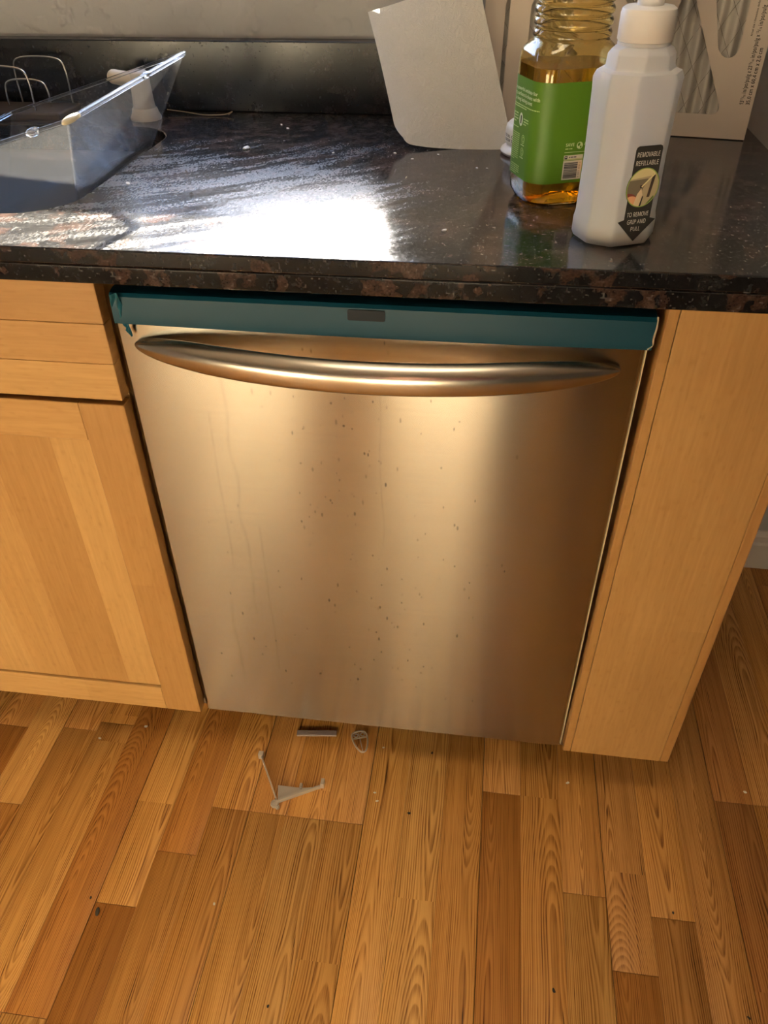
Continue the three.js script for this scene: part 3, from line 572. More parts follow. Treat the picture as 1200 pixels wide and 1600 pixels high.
    g.fillStyle = '#55506a'; bars(B + 0.0175, 0.0732, 0.0145, 1, 0.0022, 15);
    g.fillStyle = '#1d1a2c'; let yy = 0.0792; let i = 0; while (yy < 0.0955) { const h = 0.00025 + 0.0008 * hash(i, 3, 21), s = 0.0002 + 0.0005 * hash(i, 5, 22); g.fillRect(M(B + 0.0130), M(yy), M(0.0160), M(h)); yy += h + s; i++; }
    g.save(); g.translate(M(B + 0.0312), M(0.0955)); g.rotate(-Math.PI / 2); g.font = `${Math.round(M(0.0024))}px monospace`; g.textAlign = 'left'; g.fillText('8 32913 20165 2', 0, 0, M(0.016)); g.restore();
  });
  lt.wrapS = THREE.RepeatWrapping;
  mesh('label', lg, phys({ map: lt, roughness: 0.45, specularIntensity: 0.6, transmission: 0.35, thickness: 0, side: THREE.DoubleSide }), b).userData.label = 'green printed wrap label';
}
// white translucent bottle
{
  const b = thing('refill_bottle', 'white translucent plastic bottle with white cap and black arrow sticker', 'bottle', [0.249, CY, -0.052]);
  const oct = (w, d, ch, y, rot = 0.42) => { // eight-sided plan with softened corners
    const hw = w / 2, hd = d / 2, P = [[hw, -hd + ch], [hw - ch, -hd], [-hw + ch, -hd], [-hw, -hd + ch], [-hw, hd - ch], [-hw + ch, hd], [hw - ch, hd], [hw, hd - ch]], o = [];
    for (let i = 0; i < 8; i++) { const p = P[(i + 7) % 8], q = P[i], n = P[(i + 1) % 8]; for (const k of [0, 1, 2, 3]) { const t = k / 3, m = 0.07, a = [mix(q[0], p[0], m), mix(q[1], p[1], m)], c = [mix(q[0], n[0], m), mix(q[1], n[1], m)]; const x = (1 - t) * (1 - t) * a[0] + 2 * t * (1 - t) * q[0] + t * t * c[0], z = (1 - t) * (1 - t) * a[1] + 2 * t * (1 - t) * q[1] + t * t * c[1]; o.push([x * Math.cos(rot) + z * Math.sin(rot), y, -x * Math.sin(rot) + z * Math.cos(rot)]); } }
    return o;
  };
  const hdpe = phys({ color: lin(0.97, 0.98, 0.99), roughness: 0.50, transmission: 0.58, thickness: 0, ior: 1.5, specularIntensity: 0.8 });
  const w = 0.077, d = 0.069, c = 0.0185;
  const rings = [oct(w - 0.012, d - 0.012, c - 0.004, 0.0005), oct(w - 0.003, d - 0.003, c, 0.002), oct(w, d, c, 0.006), oct(w, d, c, 0.020), oct(w - 0.002, d - 0.002, c, 0.027), oct(w - 0.003, d - 0.003, c, 0.080), oct(w - 0.001, d - 0.001, c, 0.138), oct(w, d, c, 0.148), oct(w - 0.004, d - 0.004, c, 0.1535), oct(w - 0.014, d - 0.010, c, 0.1555), oct(w - 0.016, d - 0.012, c, 0.158), oct(w - 0.017, d - 0.013, c, 0.167), oct(w - 0.021, d - 0.018, c, 0.171), oct(0.046, 0.046, 0.0134, 0.173), oct(0.042, 0.042, 0.0123, 0.174), oct(0.042, 0.042, 0.0123, 0.182)];
  mesh('bottle_wall', loft(rings, true, false), hdpe, b);
  mesh('liquid', loft([oct(w - 0.016, d - 0.016, c - 0.004, 0.0025), oct(w - 0.006, d - 0.006, c, 0.006), oct(w - 0.006, d - 0.006, c, 0.018)], true, true), phys({ color: lin(0.78, 0.70, 0.50), roughness: 0.25, transmission: 0.3, thickness: 0, specularIntensity: 0.5 }), b).userData.label = 'shallow pale liquid at the bottom';
  const capM = std({ color: lin(0.80, 0.78, 0.75), roughness: 0.42 });
  { const pts = [[0.0215, 0.1765], [0.0235, 0.1765], [0.0245, 0.178], [0.0245, 0.198], [0.0235, 0.2015], [0.0205, 0.2035], [0.001, 0.2040]]; mesh('cap', lathe(pts, 64), capM, b); }
  mesh('neck_ring', lathe([[0.0225, 0.1735], [0.0235, 0.1738], [0.0235, 0.1762], [0.0218, 0.1765]], 48), hdpe, b);
  { const sp = lathe([[0.0115, 0.2035], [0.0115, 0.212], [0.0105, 0.214], [0.0090, 0.2145], [0.0085, 0.226], [0.006, 0.236], [0.001, 0.237]], 32); mesh('nozzle', sp, capM, b); }
  mesh('dip_tube', tube([[0.002, 0.176, 0.002], [0.004, 0.11, 0.004], [-0.012, 0.04, 0.008], [-0.02, 0.012, 0.01]], 0.0028, 24, 8), phys({ color: lin(0.9, 0.9, 0.88), roughness: 0.4, transmission: 0.4, thickness: 0 }), b);
  // sticker on the right front face
  const st = new THREE.Shape(); const sw = 0.0118;
  st.moveTo(-sw, -0.018); st.lineTo(-sw - 0.0055, -0.0215); st.lineTo(0, -0.0375); st.lineTo(sw + 0.0055, -0.0215); st.lineTo(sw, -0.018);
  st.lineTo(sw, 0.031); st.quadraticCurveTo(sw, 0.0335, sw - 0.0025, 0.0335); st.lineTo(-sw + 0.0025, 0.0335); st.quadraticCurveTo(-sw, 0.0335, -sw, 0.031); st.closePath();
  const full = new THREE.Shape(); // arrow strip joined with a disc
  { const R = 0.0148, yc = 0.0035, a = Math.acos(sw / R), yo = R * Math.sin(a), P = [];
    P.push([0, -0.0375], [sw + 0.0055, -0.0215], [sw, -0.0200], [sw, yc - yo]);
    for (let k = 0; k <= 14; k++) { const t = -a + 2 * a * k / 14; P.push([R * Math.cos(t), yc + R * Math.sin(t)]); }
    P.push([sw, 0.0310], [sw - 0.0008, 0.0328], [sw - 0.0025, 0.0335], [-sw + 0.0025, 0.0335], [-sw + 0.0008, 0.0328], [-sw, 0.0310]);
    for (let k = 0; k <= 14; k++) { const t = Math.PI - a + 2 * a * k / 14; P.push([R * Math.cos(t), yc + R * Math.sin(t)]); }
    P.push([-sw, -0.0200], [-sw - 0.0055, -0.0215]);
    P.forEach((p, i) => i ? full.lineTo(...p) : full.moveTo(...p)); full.closePath(); }
  const sg = new THREE.ExtrudeGeometry(full, { depth: 0.0003, bevelEnabled: false, curveSegments: 16 });
  { const p = sg.attributes.position, uv = sg.attributes.uv; for (let i = 0; i < p.count; i++) uv.setXY(i, (p.getX(i) + 0.02) / 0.04, (p.getY(i) + 0.04) / 0.08); }
  const stTex = canvasTex(512, 1024, (g) => {
    g.fillStyle = '#2b2927'; g.fillRect(0, 0, 512, 1024);
    const X = (x) => (x + 0.02) / 0.04 * 512, Y = (y) => (0.04 - y) / 0.08 * 1024, S = 12800;
    g.fillStyle = '#e9e4d8'; g.textAlign = 'center'; g.textBaseline = 'middle'; g.font = `${Math.round(0.0047 * S)}px sans-serif`;
    g.fillText('REMOVABLE', X(0), Y(0.0275), 0.0205 * S); g.fillText('REFILLABLE', X(0), Y(0.0215), 0.0205 * S);
    g.fillText('TO REMOVE', X(0), Y(-0.0165), 0.0200 * S); g.fillText('GRIP AND', X(0), Y(-0.0222), 0.0175 * S); g.fillText('PULL', X(0), Y(-0.0278), 0.009 * S);
    // round photograph of a hand pulling a pouch from a holder
    g.save(); g.beginPath(); g.arc(X(0), Y(0.0035), 0.0144 * S, 0, 7); g.clip();
    g.fillStyle = '#a89a7c'; g.fillRect(0, 0, 512, 1024);
    g.fillStyle = '#cfc596'; g.beginPath(); g.moveTo(X(-0.015), Y(0.019)); g.lineTo(X(0.012), Y(0.019)); g.lineTo(X(0.009), Y(0.012)); g.lineTo(X(-0.013), Y(0.010)); g.fill();
    g.fillStyle = '#6d6555'; g.beginPath(); g.moveTo(X(-0.016), Y(0.009)); g.lineTo(X(0.004), Y(0.010)); g.lineTo(X(-0.002), Y(-0.002)); g.lineTo(X(-0.016), Y(-0.004)); g.fill();
    g.fillStyle = '#3a2c26'; g.beginPath(); g.moveTo(X(0.0075), Y(0.013)); g.lineTo(X(0.0100), Y(0.012)); g.lineTo(X(0.0075), Y(-0.004)); g.lineTo(X(0.0050), Y(-0.004)); g.fill();
    g.fillStyle = '#7d3a30'; g.beginPath(); g.ellipse(X(-0.0095), Y(-0.0035), 0.006 * S, 0.003 * S, 0.3, 0, 7); g.fill();
    g.fillStyle = '#dba27c'; g.beginPath(); g.ellipse(X(-0.0075), Y(-0.0075), 0.0068 * S, 0.0050 * S, 0.4, 0, 7); g.fill();
    g.fillStyle = '#d9c6a4'; g.beginPath(); g.moveTo(X(-0.001), Y(0.003)); g.lineTo(X(0.001), Y(-0.002)); g.lineTo(X(-0.001), Y(-0.012)); g.lineTo(X(-0.006), Y(-0.009)); g.lineTo(X(-0.004), Y(-0.001)); g.fill();
    g.fillStyle = '#2a2320'; g.beginPath(); g.moveTo(X(0.001), Y(-0.003)); g.lineTo(X(0.002), Y(-0.003)); g.lineTo(X(0.0005), Y(-0.012)); g.lineTo(X(-0.0012), Y(-0.012)); g.fill(); g.fillRect(X(-0.0025), Y(0.0055), 0.0022 * S, 0.0022 * S);
    g.strokeStyle = '#d8cf9c'; g.lineWidth = 0.0012 * S; g.beginPath(); g.moveTo(X(-0.001), Y(0.004)); g.lineTo(X(0.009), Y(0.013)); g.stroke();
    g.fillStyle = '#4d6134'; g.beginPath(); g.moveTo(X(0.004), Y(-0.0105)); g.lineTo(X(0.011), Y(-0.003)); g.lineTo(X(0.013), Y(-0.008)); g.lineTo(X(0.006), Y(-0.013)); g.fill();
    g.restore(); g.strokeStyle = '#8ba64e'; g.lineWidth = 0.0007 * S; g.beginPath(); g.arc(X(0), Y(0.0035), 0.0142 * S, 0, 7); g.stroke();
  });
  const sm = mesh('sticker', sg, std({ map: stTex, roughness: 0.45 }), b);
  sm.userData.label = 'black arrow sticker with round picture';
  const rot = 0.42; // the front face of the plan after turning
  const nrm = V(Math.sin(rot), 0, Math.cos(rot));
  sm.rotation.y = rot; sm.scale.set(1.2, 1.26, 1); sm.position.set(nrm.x * (d / 2 + 0.0002) + Math.cos(rot) * 0.0035, 0.0535, nrm.z * (d / 2 + 0.0002) - Math.sin(rot) * 0.0035);
}
// white round lid
{
  const l = thing('spool_lid', 'white round plastic lid with lipped base standing behind the amber bottle', 'lid', [0.172, CY, -0.372]);
  const wp = std({ color: lin(0.78, 0.77, 0.74), roughness: 0.35 });
  mesh('base', lathe([[0.001, 0.0], [0.040, 0.0], [0.0425, 0.0015], [0.0435, 0.004], [0.0425, 0.007], [0.038, 0.010], [0.034, 0.0125], [0.0335, 0.014]], 64), wp, l);
  mesh('cap', lathe([[0.033, 0.013], [0.0365, 0.0135], [0.038, 0.016], [0.038, 0.031], [0.037, 0.036], [0.0335, 0.0395], [0.028, 0.041], [0.012, 0.0415], [0.001, 0.0415]], 64), wp, l);
  const bt = canvasTex(1024, 64, (g) => { g.fillStyle = '#e3e0da'; g.fillRect(0, 0, 1024, 64); g.fillStyle = '#35332f'; g.font = 'bold 27px sans-serif'; g.textBaseline = 'middle';
    for (let i = 0; i < 4; i++) { const x = 18 + i * 256; g.fillText('TOTAL CONSUMER', x, 18, 232); g.fillText('SCREW INDUSTRIES', x, 46, 232); } });
  const band = new THREE.CylinderGeometry(0.0382, 0.0382, 0.0115, 64, 1, true); band.translate(0, 0.0225, 0);
  mesh('printed_band', band, std({ map: bt, roughness: 0.4 }), l);
}
// paper towel sheet leaning at the back
{
  const emb = tex(512, 512, (u, v) => { const a = fbm(u * 10, v * 10, 401, 2, 10, 10) * 22, b = Math.sin((u * 40 + a * 0.8) * 2) * Math.sin((v * 34 + a) * 2); return 0.5 + 0.35 * b + 0.25 * (fbm(u * 60, v * 60, 405, 2, 60, 60) - 0.5); }, false);
  const BL = V(-0.014, 0.922, -0.380), BR = V(0.146, 0.9146, -0.392), TL = V(-0.074, 1.061, -0.515), TR = V(0.079, 1.106, -0.515), nx = 30, ny = 30, P = [], U = [], I = [];
  for (let j = 0; j <= ny; j++) for (let i = 0; i <= nx; i++) {
    const s = i / nx, t = j / ny, p = BL.clone().lerp(BR, s).lerp(TL.clone().lerp(TR, s), t);
    p.z += 0.018 * Math.sin(Math.PI * s) * (0.4 + 0.6 * t) - 0.010 * Math.sin(Math.PI * t) * (1 - s) + 0.0025 * Math.sin(s * 9 + t * 5);
    p.y += -0.004 * Math.sin(Math.PI * s) * (1 - t) + 0.006 * Math.pow(Math.max(0, 1 - s * 8), 2) * Math.max(0, 1 - t * 8);
    p.x += 0.007 * Math.pow(Math.max(0, 1 - s * 7), 2) * Math.pow(Math.max(0, 1 - t * 7), 2);
    P.push(p.x, p.y, p.z); U.push(s * 0.17, t * 0.2);
  }
  const N = P.length / 3;
  for (let j = 0; j < ny; j++) for (let i = 0; i < nx; i++) { const a = j * (nx + 1) + i, b = a + 1, c = a + nx + 1, d = c + 1; I.push(a, b, d, a, d, c); }
  const g = new THREE.BufferGeometry(); g.setAttribute('position', new THREE.Float32BufferAttribute(P, 3)); g.setAttribute('uv', new THREE.Float32BufferAttribute(U, 2)); g.setIndex(I); g.computeVertexNormals();
  const o = mesh('paper_towel', g, phys({ color: lin(0.74, 0.70, 0.62), roughness: 0.95, side: THREE.DoubleSide, bumpMap: scaled(emb, 9, 9), bumpScale: 0.0009, transmission: 0.3, thickness: 0 }));
  tag(o, 'single white embossed paper towel sheet leaning against the backsplash', 'paper towel');
}
// furnace filters in cardboard frames
{
  const board = std({ color: lin(0.56, 0.47, 0.38), roughness: 0.8 });
  const txt = canvasTex(2048, 340, (g) => {
    g.fillStyle = '#c5b7a6'; g.fillRect(0, 0, 2048, 340); g.fillStyle = '#2c2420'; g.textBaseline = 'middle'; g.textAlign = 'left';
    const put = (t, x, y, px, k) => { g.font = `bold ${px}px sans-serif`; g.save(); g.translate(x, y); g.scale(k, 1); g.fillText(t, 0, 0); const w = g.measureText(t).width * k; g.restore(); return x + w; };
    const K = 0.66, frac = (x, y, pre, a, b, post) => { x = put(pre, x, y, 96, K); x = put(a, x, y - 20, 56, K); x = put('/', x, y, 80, K); x = put(b, x, y + 16, 56, K); return put(post, x, y, 96, K); };
    let x = frac(16, 176, '13', '13', '16', ' in/po/pulg x '); x = frac(x, 176, '23', '13', '16', ' in/po/pulg x '); frac(x, 176, '', '13', '16', ' in/po/pulg');
    put('35,0 cm x 60,4 cm x 2,0 cm', 16, 286, 94, 0.80);
    put('Actual size / Dimensions réelles / Tamaño real', 1130, 66, 46, 0.80);
  });
  const mk = (label) => {
    const f = thing('furnace_filter', label, 'air filter');
    const W = 0.35, H = 0.604, T = 0.018, S = new THREE.Shape([[0, 0], [W, 0], [W, H], [0, H]].map((p) => new THREE.Vector2(...p)));
    const rp = (pts, r) => { const P = new THREE.Path(), n = pts.length; pts.forEach((p, i) => { const a = pts[(i + n - 1) % n], b = pts[(i + 1) % n], q = (e) => { const l = Math.hypot(e[0] - p[0], e[1] - p[1]); return [p[0] + (e[0] - p[0]) * r / l, p[1] + (e[1] - p[1]) * r / l]; }; const u = q(a), v = q(b); i ? P.lineTo(...u) : P.moveTo(...u); P.quadraticCurveTo(p[0], p[1], ...v); }); P.closePath(); return P; };
    // openings between crossing diagonal braces
    const m = 0.030, xa = m, xb = W - m - 0.004;
    const quads = [
      [[0.195, m], [0.312, m], [0.236, 0.190]], [[xa, m], [0.128, m], [0.076, 0.165], [xa, 0.165]],
      [[0.292, 0.099], [0.316, 0.099], [0.316, 0.40], [0.298, 0.40], [0.246, 0.262]],
      [[0.165, 0.150], [0.232, 0.244], [0.165, 0.38], [0.098, 0.262]],
      [[xa, 0.21], [0.062, 0.262], [xa, 0.40]],
      [[0.252, 0.32], [0.318, 0.45], [0.318, 0.57], [0.205, 0.57], [0.180, 0.44]], [[0.078, 0.32], [0.150, 0.44], [0.135, 0.57], [xa, 0.57], [xa, 0.44]],
    ];
    quads.forEach((q) => S.holes.push(rp(q, 0.016)));
    const front = new THREE.ExtrudeGeometry(S, { depth: 0.0012, bevelEnabled: false, curveSegments: 6 }); front.translate(0, 0, -0.0012);
    mesh('front_board', boxUV(front), board, f);
    mesh('frame', [box(0, 0.0015, 0, H, -T, -0.0012), box(W - 0.0015, W, 0, H, -T, -0.0012), box(0.0015, W - 0.0015, 0, 0.0015, -T, -0.0012), box(0.0015, W - 0.0015, H - 0.0015, H, -T, -0.0012)].map((g) => boxUV(g)), board, f);
    // pleated medium
    const P = [], U = [], I = [], n = 16, rows = 20;
    for (let j = 0; j <= rows; j++) for (let i = 0; i <= n * 8; i++) { const ph = (i % 8) / 8, k = i / 8, dz = -0.0022 - 0.0135 * (0.5 - 0.5 * Math.cos(2 * Math.PI * k)), t = j / rows; P.push(0.002 + (W - 0.004) * i / (n * 8) + 0.0007 * Math.sin(t * 25 + k), 0.002 + (H - 0.004) * t, dz); U.push(i / (n * 8) * W, t * H); }
    for (let j = 0; j < rows; j++) for (let i = 0; i < n * 8; i++) { const a = j * (n * 8 + 1) + i, b = a + 1, c = a + n * 8 + 1, d = c + 1; I.push(a, b, d, a, d, c); }
    const g = new THREE.BufferGeometry(); g.setAttribute('position', new THREE.Float32BufferAttribute(P, 3)); g.setAttribute('uv', new THREE.Float32BufferAttribute(U, 2)); g.setIndex(I); g.computeVertexNormals();
    mesh('pleated_medium', g, std({ color: lin(0.50, 0.46, 0.40), roughness: 0.95, side: THREE.DoubleSide }), f);
    // wire mesh: diagonal wires that follow the pleats
    const wires = [];
    for (let k = -8; k < 26; k++) for (const s of [1, -1]) { const x0 = k * 0.026 + (s < 0 ? 0 : -0.1), pts = []; for (let q = 0; q <= 60; q++) { const y = 0.004 + (H - 0.008) * q / 60, x = s > 0 ? x0 + y * 0.55 : x0 - y * 0.55 + 0.1; if (x > 0.003 && x < W - 0.003) { const kk = (x - 0.002) / (W - 0.004) * n; pts.push([x, y, -0.0022 - 0.0135 * (0.5 - 0.5 * Math.cos(2 * Math.PI * kk)) + 0.0007]); } } if (pts.length > 3) wires.push(new THREE.TubeGeometry(new THREE.CatmullRomCurve3(pts.map((p) => V(...p))), pts.length * 3, 0.00035, 3)); }
    mesh('wire_mesh', wires, std({ color: lin(0.28, 0.24, 0.2), roughness: 0.5, metalness: 0.6 }), f);
    return f;
  };
  const lean = -0.056, yaw = -Math.atan2(0.183, 0.983);
  const f1 = mk('cardboard framed pleated furnace filter with printed sizes, leaning in front at right'), f2 = mk('second cardboard framed furnace filter tucked behind the first, its left edge showing');
  // size print on the front one
  const pg = new THREE.PlaneGeometry(0.150, 0.0249); pg.rotateZ(Math.PI / 2); pg.translate(0.3345, 0.118, 0.00015);
  mesh('size_print', pg, std({ map: txt, roughness: 0.8 }), f1);
  for (const [f, dx, dz] of [[f1, 0, 0], [f2, -0.040, -0.0195]]) {
    f.rotation.set(lean, yaw, 0, 'YXZ');
    const u = V(0.983, 0, 0.183), nn = V(-0.183, 0, 0.983), o = V(0.470, CY, -0.463).addScaledVector(u, -0.35 + dx).addScaledVector(nn, dz);
    f.position.set(o.x, CY + 0.0012, o.z);
  }
}
// clear acrylic bin tilted in the sink
{
  const acr = phys({ color: lin(0.98, 0.99, 1), transmission: 1, thickness: 0, roughness: 0.06, ior: 1.49 });
  const rimM = phys({ color: lin(0.98, 0.99, 1), transmission: 1, thickness: 0.006, roughness: 0.08, ior: 1.49 });
  const b = thing('clear_bin', 'clear acrylic storage bin with thick rim tilted in the sink', 'bin');
  // corners: N near, B far right, L far left, F off to the left; tops and bottoms
  const N = V(-0.345, 1.004, -0.095), B = V(-0.302, 1.029, -0.370), L = V(-0.620, 0.935, -0.445), F = N.clone().add(L).sub(B);
  const n0 = V(-0.374, 0.896, -0.125), b0 = V(-0.372, 0.910, -0.372), l0 = V(-0.655, 0.800, -0.420), f0 = n0.clone().add(l0).sub(b0);
  const wallG = (p, q, r, s, t) => { // sheet p-q (top) r-s (bottom) with thickness t
    const nrm = q.clone().sub(p).cross(r.clone().sub(p)).normalize().multiplyScalar(t), A = [p, q, s, r], C = A.map((v) => v.clone().add(nrm));
    return loft([A.map((v) => v.toArray()), C.map((v) => v.toArray())], true, true);
  };
  mesh('side_wall', wallG(N, B, n0, b0, 0.002), acr, b);
  mesh('side_wall', wallG(B, L, b0, l0, 0.002), acr, b);
  mesh('side_wall', wallG(F, N, f0, n0, 0.002), acr, b);
  mesh('side_wall', wallG(L, F, l0, f0, 0.002), acr, b);
  mesh('bottom', wallG(n0, b0, f0, l0, 0.002), acr, b);
  const rim = (p, q) => { const d = q.clone().sub(p), g = rbox(-0.0036, 0.0036, -0.0022, 0.0022, 0, d.length(), 0.001), m = new THREE.Matrix4().lookAt(q, p, V(0, 1, 0)); g.applyMatrix4(m); g.translate(p.x, p.y, p.z); return g; };
  mesh('rim', [rim(N, B), rim(B, L), rim(F, N), rim(L, F)], rimM, b);
  const knob = (p, s) => { const g = new THREE.SphereGeometry(1, 20, 12); g.scale(...s); const q = N.clone().lerp(B, p); g.lookAt(B.clone().sub(N)); g.translate(q.x, q.y, q.z); return g; };
  mesh('corner_pad', knob(0.02, [0.0045, 0.004, 0.017]), phys({ color: lin(0.66, 0.58, 0.42), roughness: 0.45, transmission: 0.4, thickness: 0 }), b).userData.label = 'yellowed corner pad';
  mesh('corner_pad', (() => { const g = new THREE.SphereGeometry(1, 16, 10); g.scale(0.006, 0.005, 0.011); const q = N.clone().lerp(F, 0.16); g.lookAt(F.clone().sub(N)); g.translate(q.x, q.y, q.z); return g; })(), rimM, b);
  mesh('corner_pad', knob(0.62, [0.004, 0.004, 0.010]), rimM, b);
}
// side sprayer
{
  const s = thing('side_sprayer', 'cream plastic side sprayer with flared base standing behind the sink', 'sprayer', [-0.436, CY, -0.520]);
  const m = std({ color: lin(0.62, 0.55, 0.46), roughness: 0.4 });
  mesh('base', lathe([[0.001, 0.0], [0.024, 0.0], [0.0245, 0.003], [0.021, 0.010], [0.0195, 0.016], [0.0185, 0.017]], 40), m, s);
  mesh('handle', lathe([[0.0175, 0.016], [0.0165, 0.026], [0.0155, 0.045], [0.0155, 0.060], [0.0145, 0.066], [0.011, 0.069], [0.001, 0.070]], 40), m, s);
  const n = new THREE.CapsuleGeometry(0.0105, 0.026, 6, 20); n.rotateZ(Math.PI / 2 - 0.12); n.translate(-0.026, 0.0585, 0.004); mesh('nozzle', n, std({ color: lin(0.66, 0.56, 0.42), roughness: 0.45 }), s);
}
// wire sponge rack
{
  const r = thing('wire_rack', 'small wire rack with rounded loops behind the sink', 'rack', [-0.655, CY, -0.525]);
  const loop = (x0, x1, h, z) => tube([[x0, 0.014, z], [x0, h - 0.018, z], [x0 + 0.004, h - 0.005, z], [x0 + 0.016, h, z], [x1 - 0.016, h, z], [x1 - 0.004, h - 0.005, z], [x1, h - 0.018, z], [x1, 0.014, z]], 0.0016, 60, 8);
  mesh('loop', loop(-0.10, 0.048, 0.074, 0.03), chrome, r);
  mesh('loop', loop(-0.005, 0.082, 0.079, -0.03), chrome, r);
  mesh('loop', loop(-0.012, 0.060, 0.052, 0.0), chrome, r);
  mesh('base', rbox(-0.13, 0.09, 0.0005, 0.013, -0.040, 0.040, 0.004), std({ color: lin(0.045, 0.03, 0.022), roughness: 0.5 }), r);
}
// thin copper wire at the back, and crumbs
{
  const w = mesh('copper_wire', tube([[-0.415, CY + 0.006, -0.560], [-0.385, CY + 0.004, -0.556], [-0.345, CY + 0.0015, -0.548], [-0.312, CY + 0.003, -0.552], [-0.304, CY + 0.006, -0.556], [-0.308, CY + 0.003, -0.546]], 0.0007, 60, 6), std({ color: lin(0.30, 0.22, 0.14), metalness: 0.5, roughness: 0.4 }));
  tag(w, 'thin bent copper coloured wire lying along the back of the worktop', 'wire');
  const cr = std({ color: lin(0.80, 0.79, 0.75), roughness: 0.8 });
  const crumb = (x, y, z, s, label, cat, group, m = cr) => { const g = new THREE.IcosahedronGeometry(s, 1), p = g.attributes.position; for (let i = 0; i < p.count; i++) { const k = 0.7 + 0.6 * vn(p.getX(i) * 900 + x * 300, p.getY(i) * 900 + p.getZ(i) * 700, 9); p.setXYZ(i, p.getX(i) * k * 1.6, p.getY(i) * k * 0.55, p.getZ(i) * k); } g.computeVertexNormals(); g.translate(0, s * 0.35, 0); const o = mesh('crumb', g, m); o.position.set(x, y, z); o.rotation.y = x * 50; return tag(o, label, cat, group); };
  crumb(-0.226, CY, -0.355, 0.0040, 'largest white crumb near the middle of the worktop', 'crumb');
  const lie = (list, y, m, pair) => list.forEach(([x, z, r, label, group]) => crumb(x, y, z, r, label, 'crumb', group, m));
  lie([[-0.10, -0.345, 0.0015, 'tiny white crumb midway between the largest crumb and the paper towel'], [-0.015, -0.352, 0.0016, 'tiny white crumb just left of the lower left corner of the paper towel'],
    [0.045, -0.35, 0.0013, 'tiny white crumb close under the bottom edge of the paper towel'], [0.012, -0.325, 0.0013, 'tiny white crumb a little in front of the paper towel at its left'],
    [0.10, -0.29, 0.0013, 'left crumb of the white pair in front of the paper towel'], [0.113, -0.29, 0.0012, 'right crumb of the white pair in front of the paper towel'],
    [-0.33, -0.18, 0.0023, 'white crumb on dusty granite beside the front right corner of the sink'], [0.075, -0.05, 0.0020, 'white crumb near the front edge of the worktop, left of the white bottle'],
    [-0.21, -0.50, 0.0015, 'white crumb at the back of the worktop, farther left one of two'], [-0.195, -0.478, 0.0014, 'white crumb at the back of the worktop, nearer right one of two']], CY, cr);
  const fb = std({ color: lin(0.72, 0.66, 0.55), roughness: 0.8 }), db = std({ color: lin(0.03, 0.022, 0.015), roughness: 0.8 });
  lie([[-0.436, -0.02, 0.0022, 'pale crumb on the floor below the right end of the cabinet door'], [-0.51, 0.015, 0.0018, 'pale crumb on the floor at far left below the cabinet door'],
    [0.003, -0.03, 0.0014, 'pale crumb on the floor right beside the clear plastic clip'], [0.0, 0.06, 0.0015, 'upper pale crumb of two on the floor right of the plastic bracket'], [0.006, 0.075, 0.0015, 'lower pale crumb of two on the floor right of the plastic bracket'],
    [0.325, 0.0, 0.002, 'pale crumb on the floor just below the maple end panel'], [-0.215, 0.275, 0.0018, 'pale crumb on the floor in front of the plastic bracket'], [0.62, -0.02, 0.002, 'pale crumb on the floor at far right beyond the end panel']], 0, fb);
  lie([[-0.405, 0.29, 0.0016, 'dark speck on the floor beside the oval seed husk'], [0.062, 0.09, 0.0020, 'dark speck on the floor below the middle of the dishwasher'], [0.09, -0.03, 0.0016, 'dark speck on the floor under the dishwasher bottom edge, right of the clip'],
    [-0.1, 0.4, 0.0015, 'dark speck on the floor at bottom left of centre'], [0.29, 0.33, 0.002, 'dark speck on the floor at bottom right of centre'], [0.55, 0.33, 0.0018, 'dark speck on the floor near the right edge, lower one'], [0.47, 0.2, 0.0015, 'dark speck on the floor near the right edge, upper one']], 0, db);
}
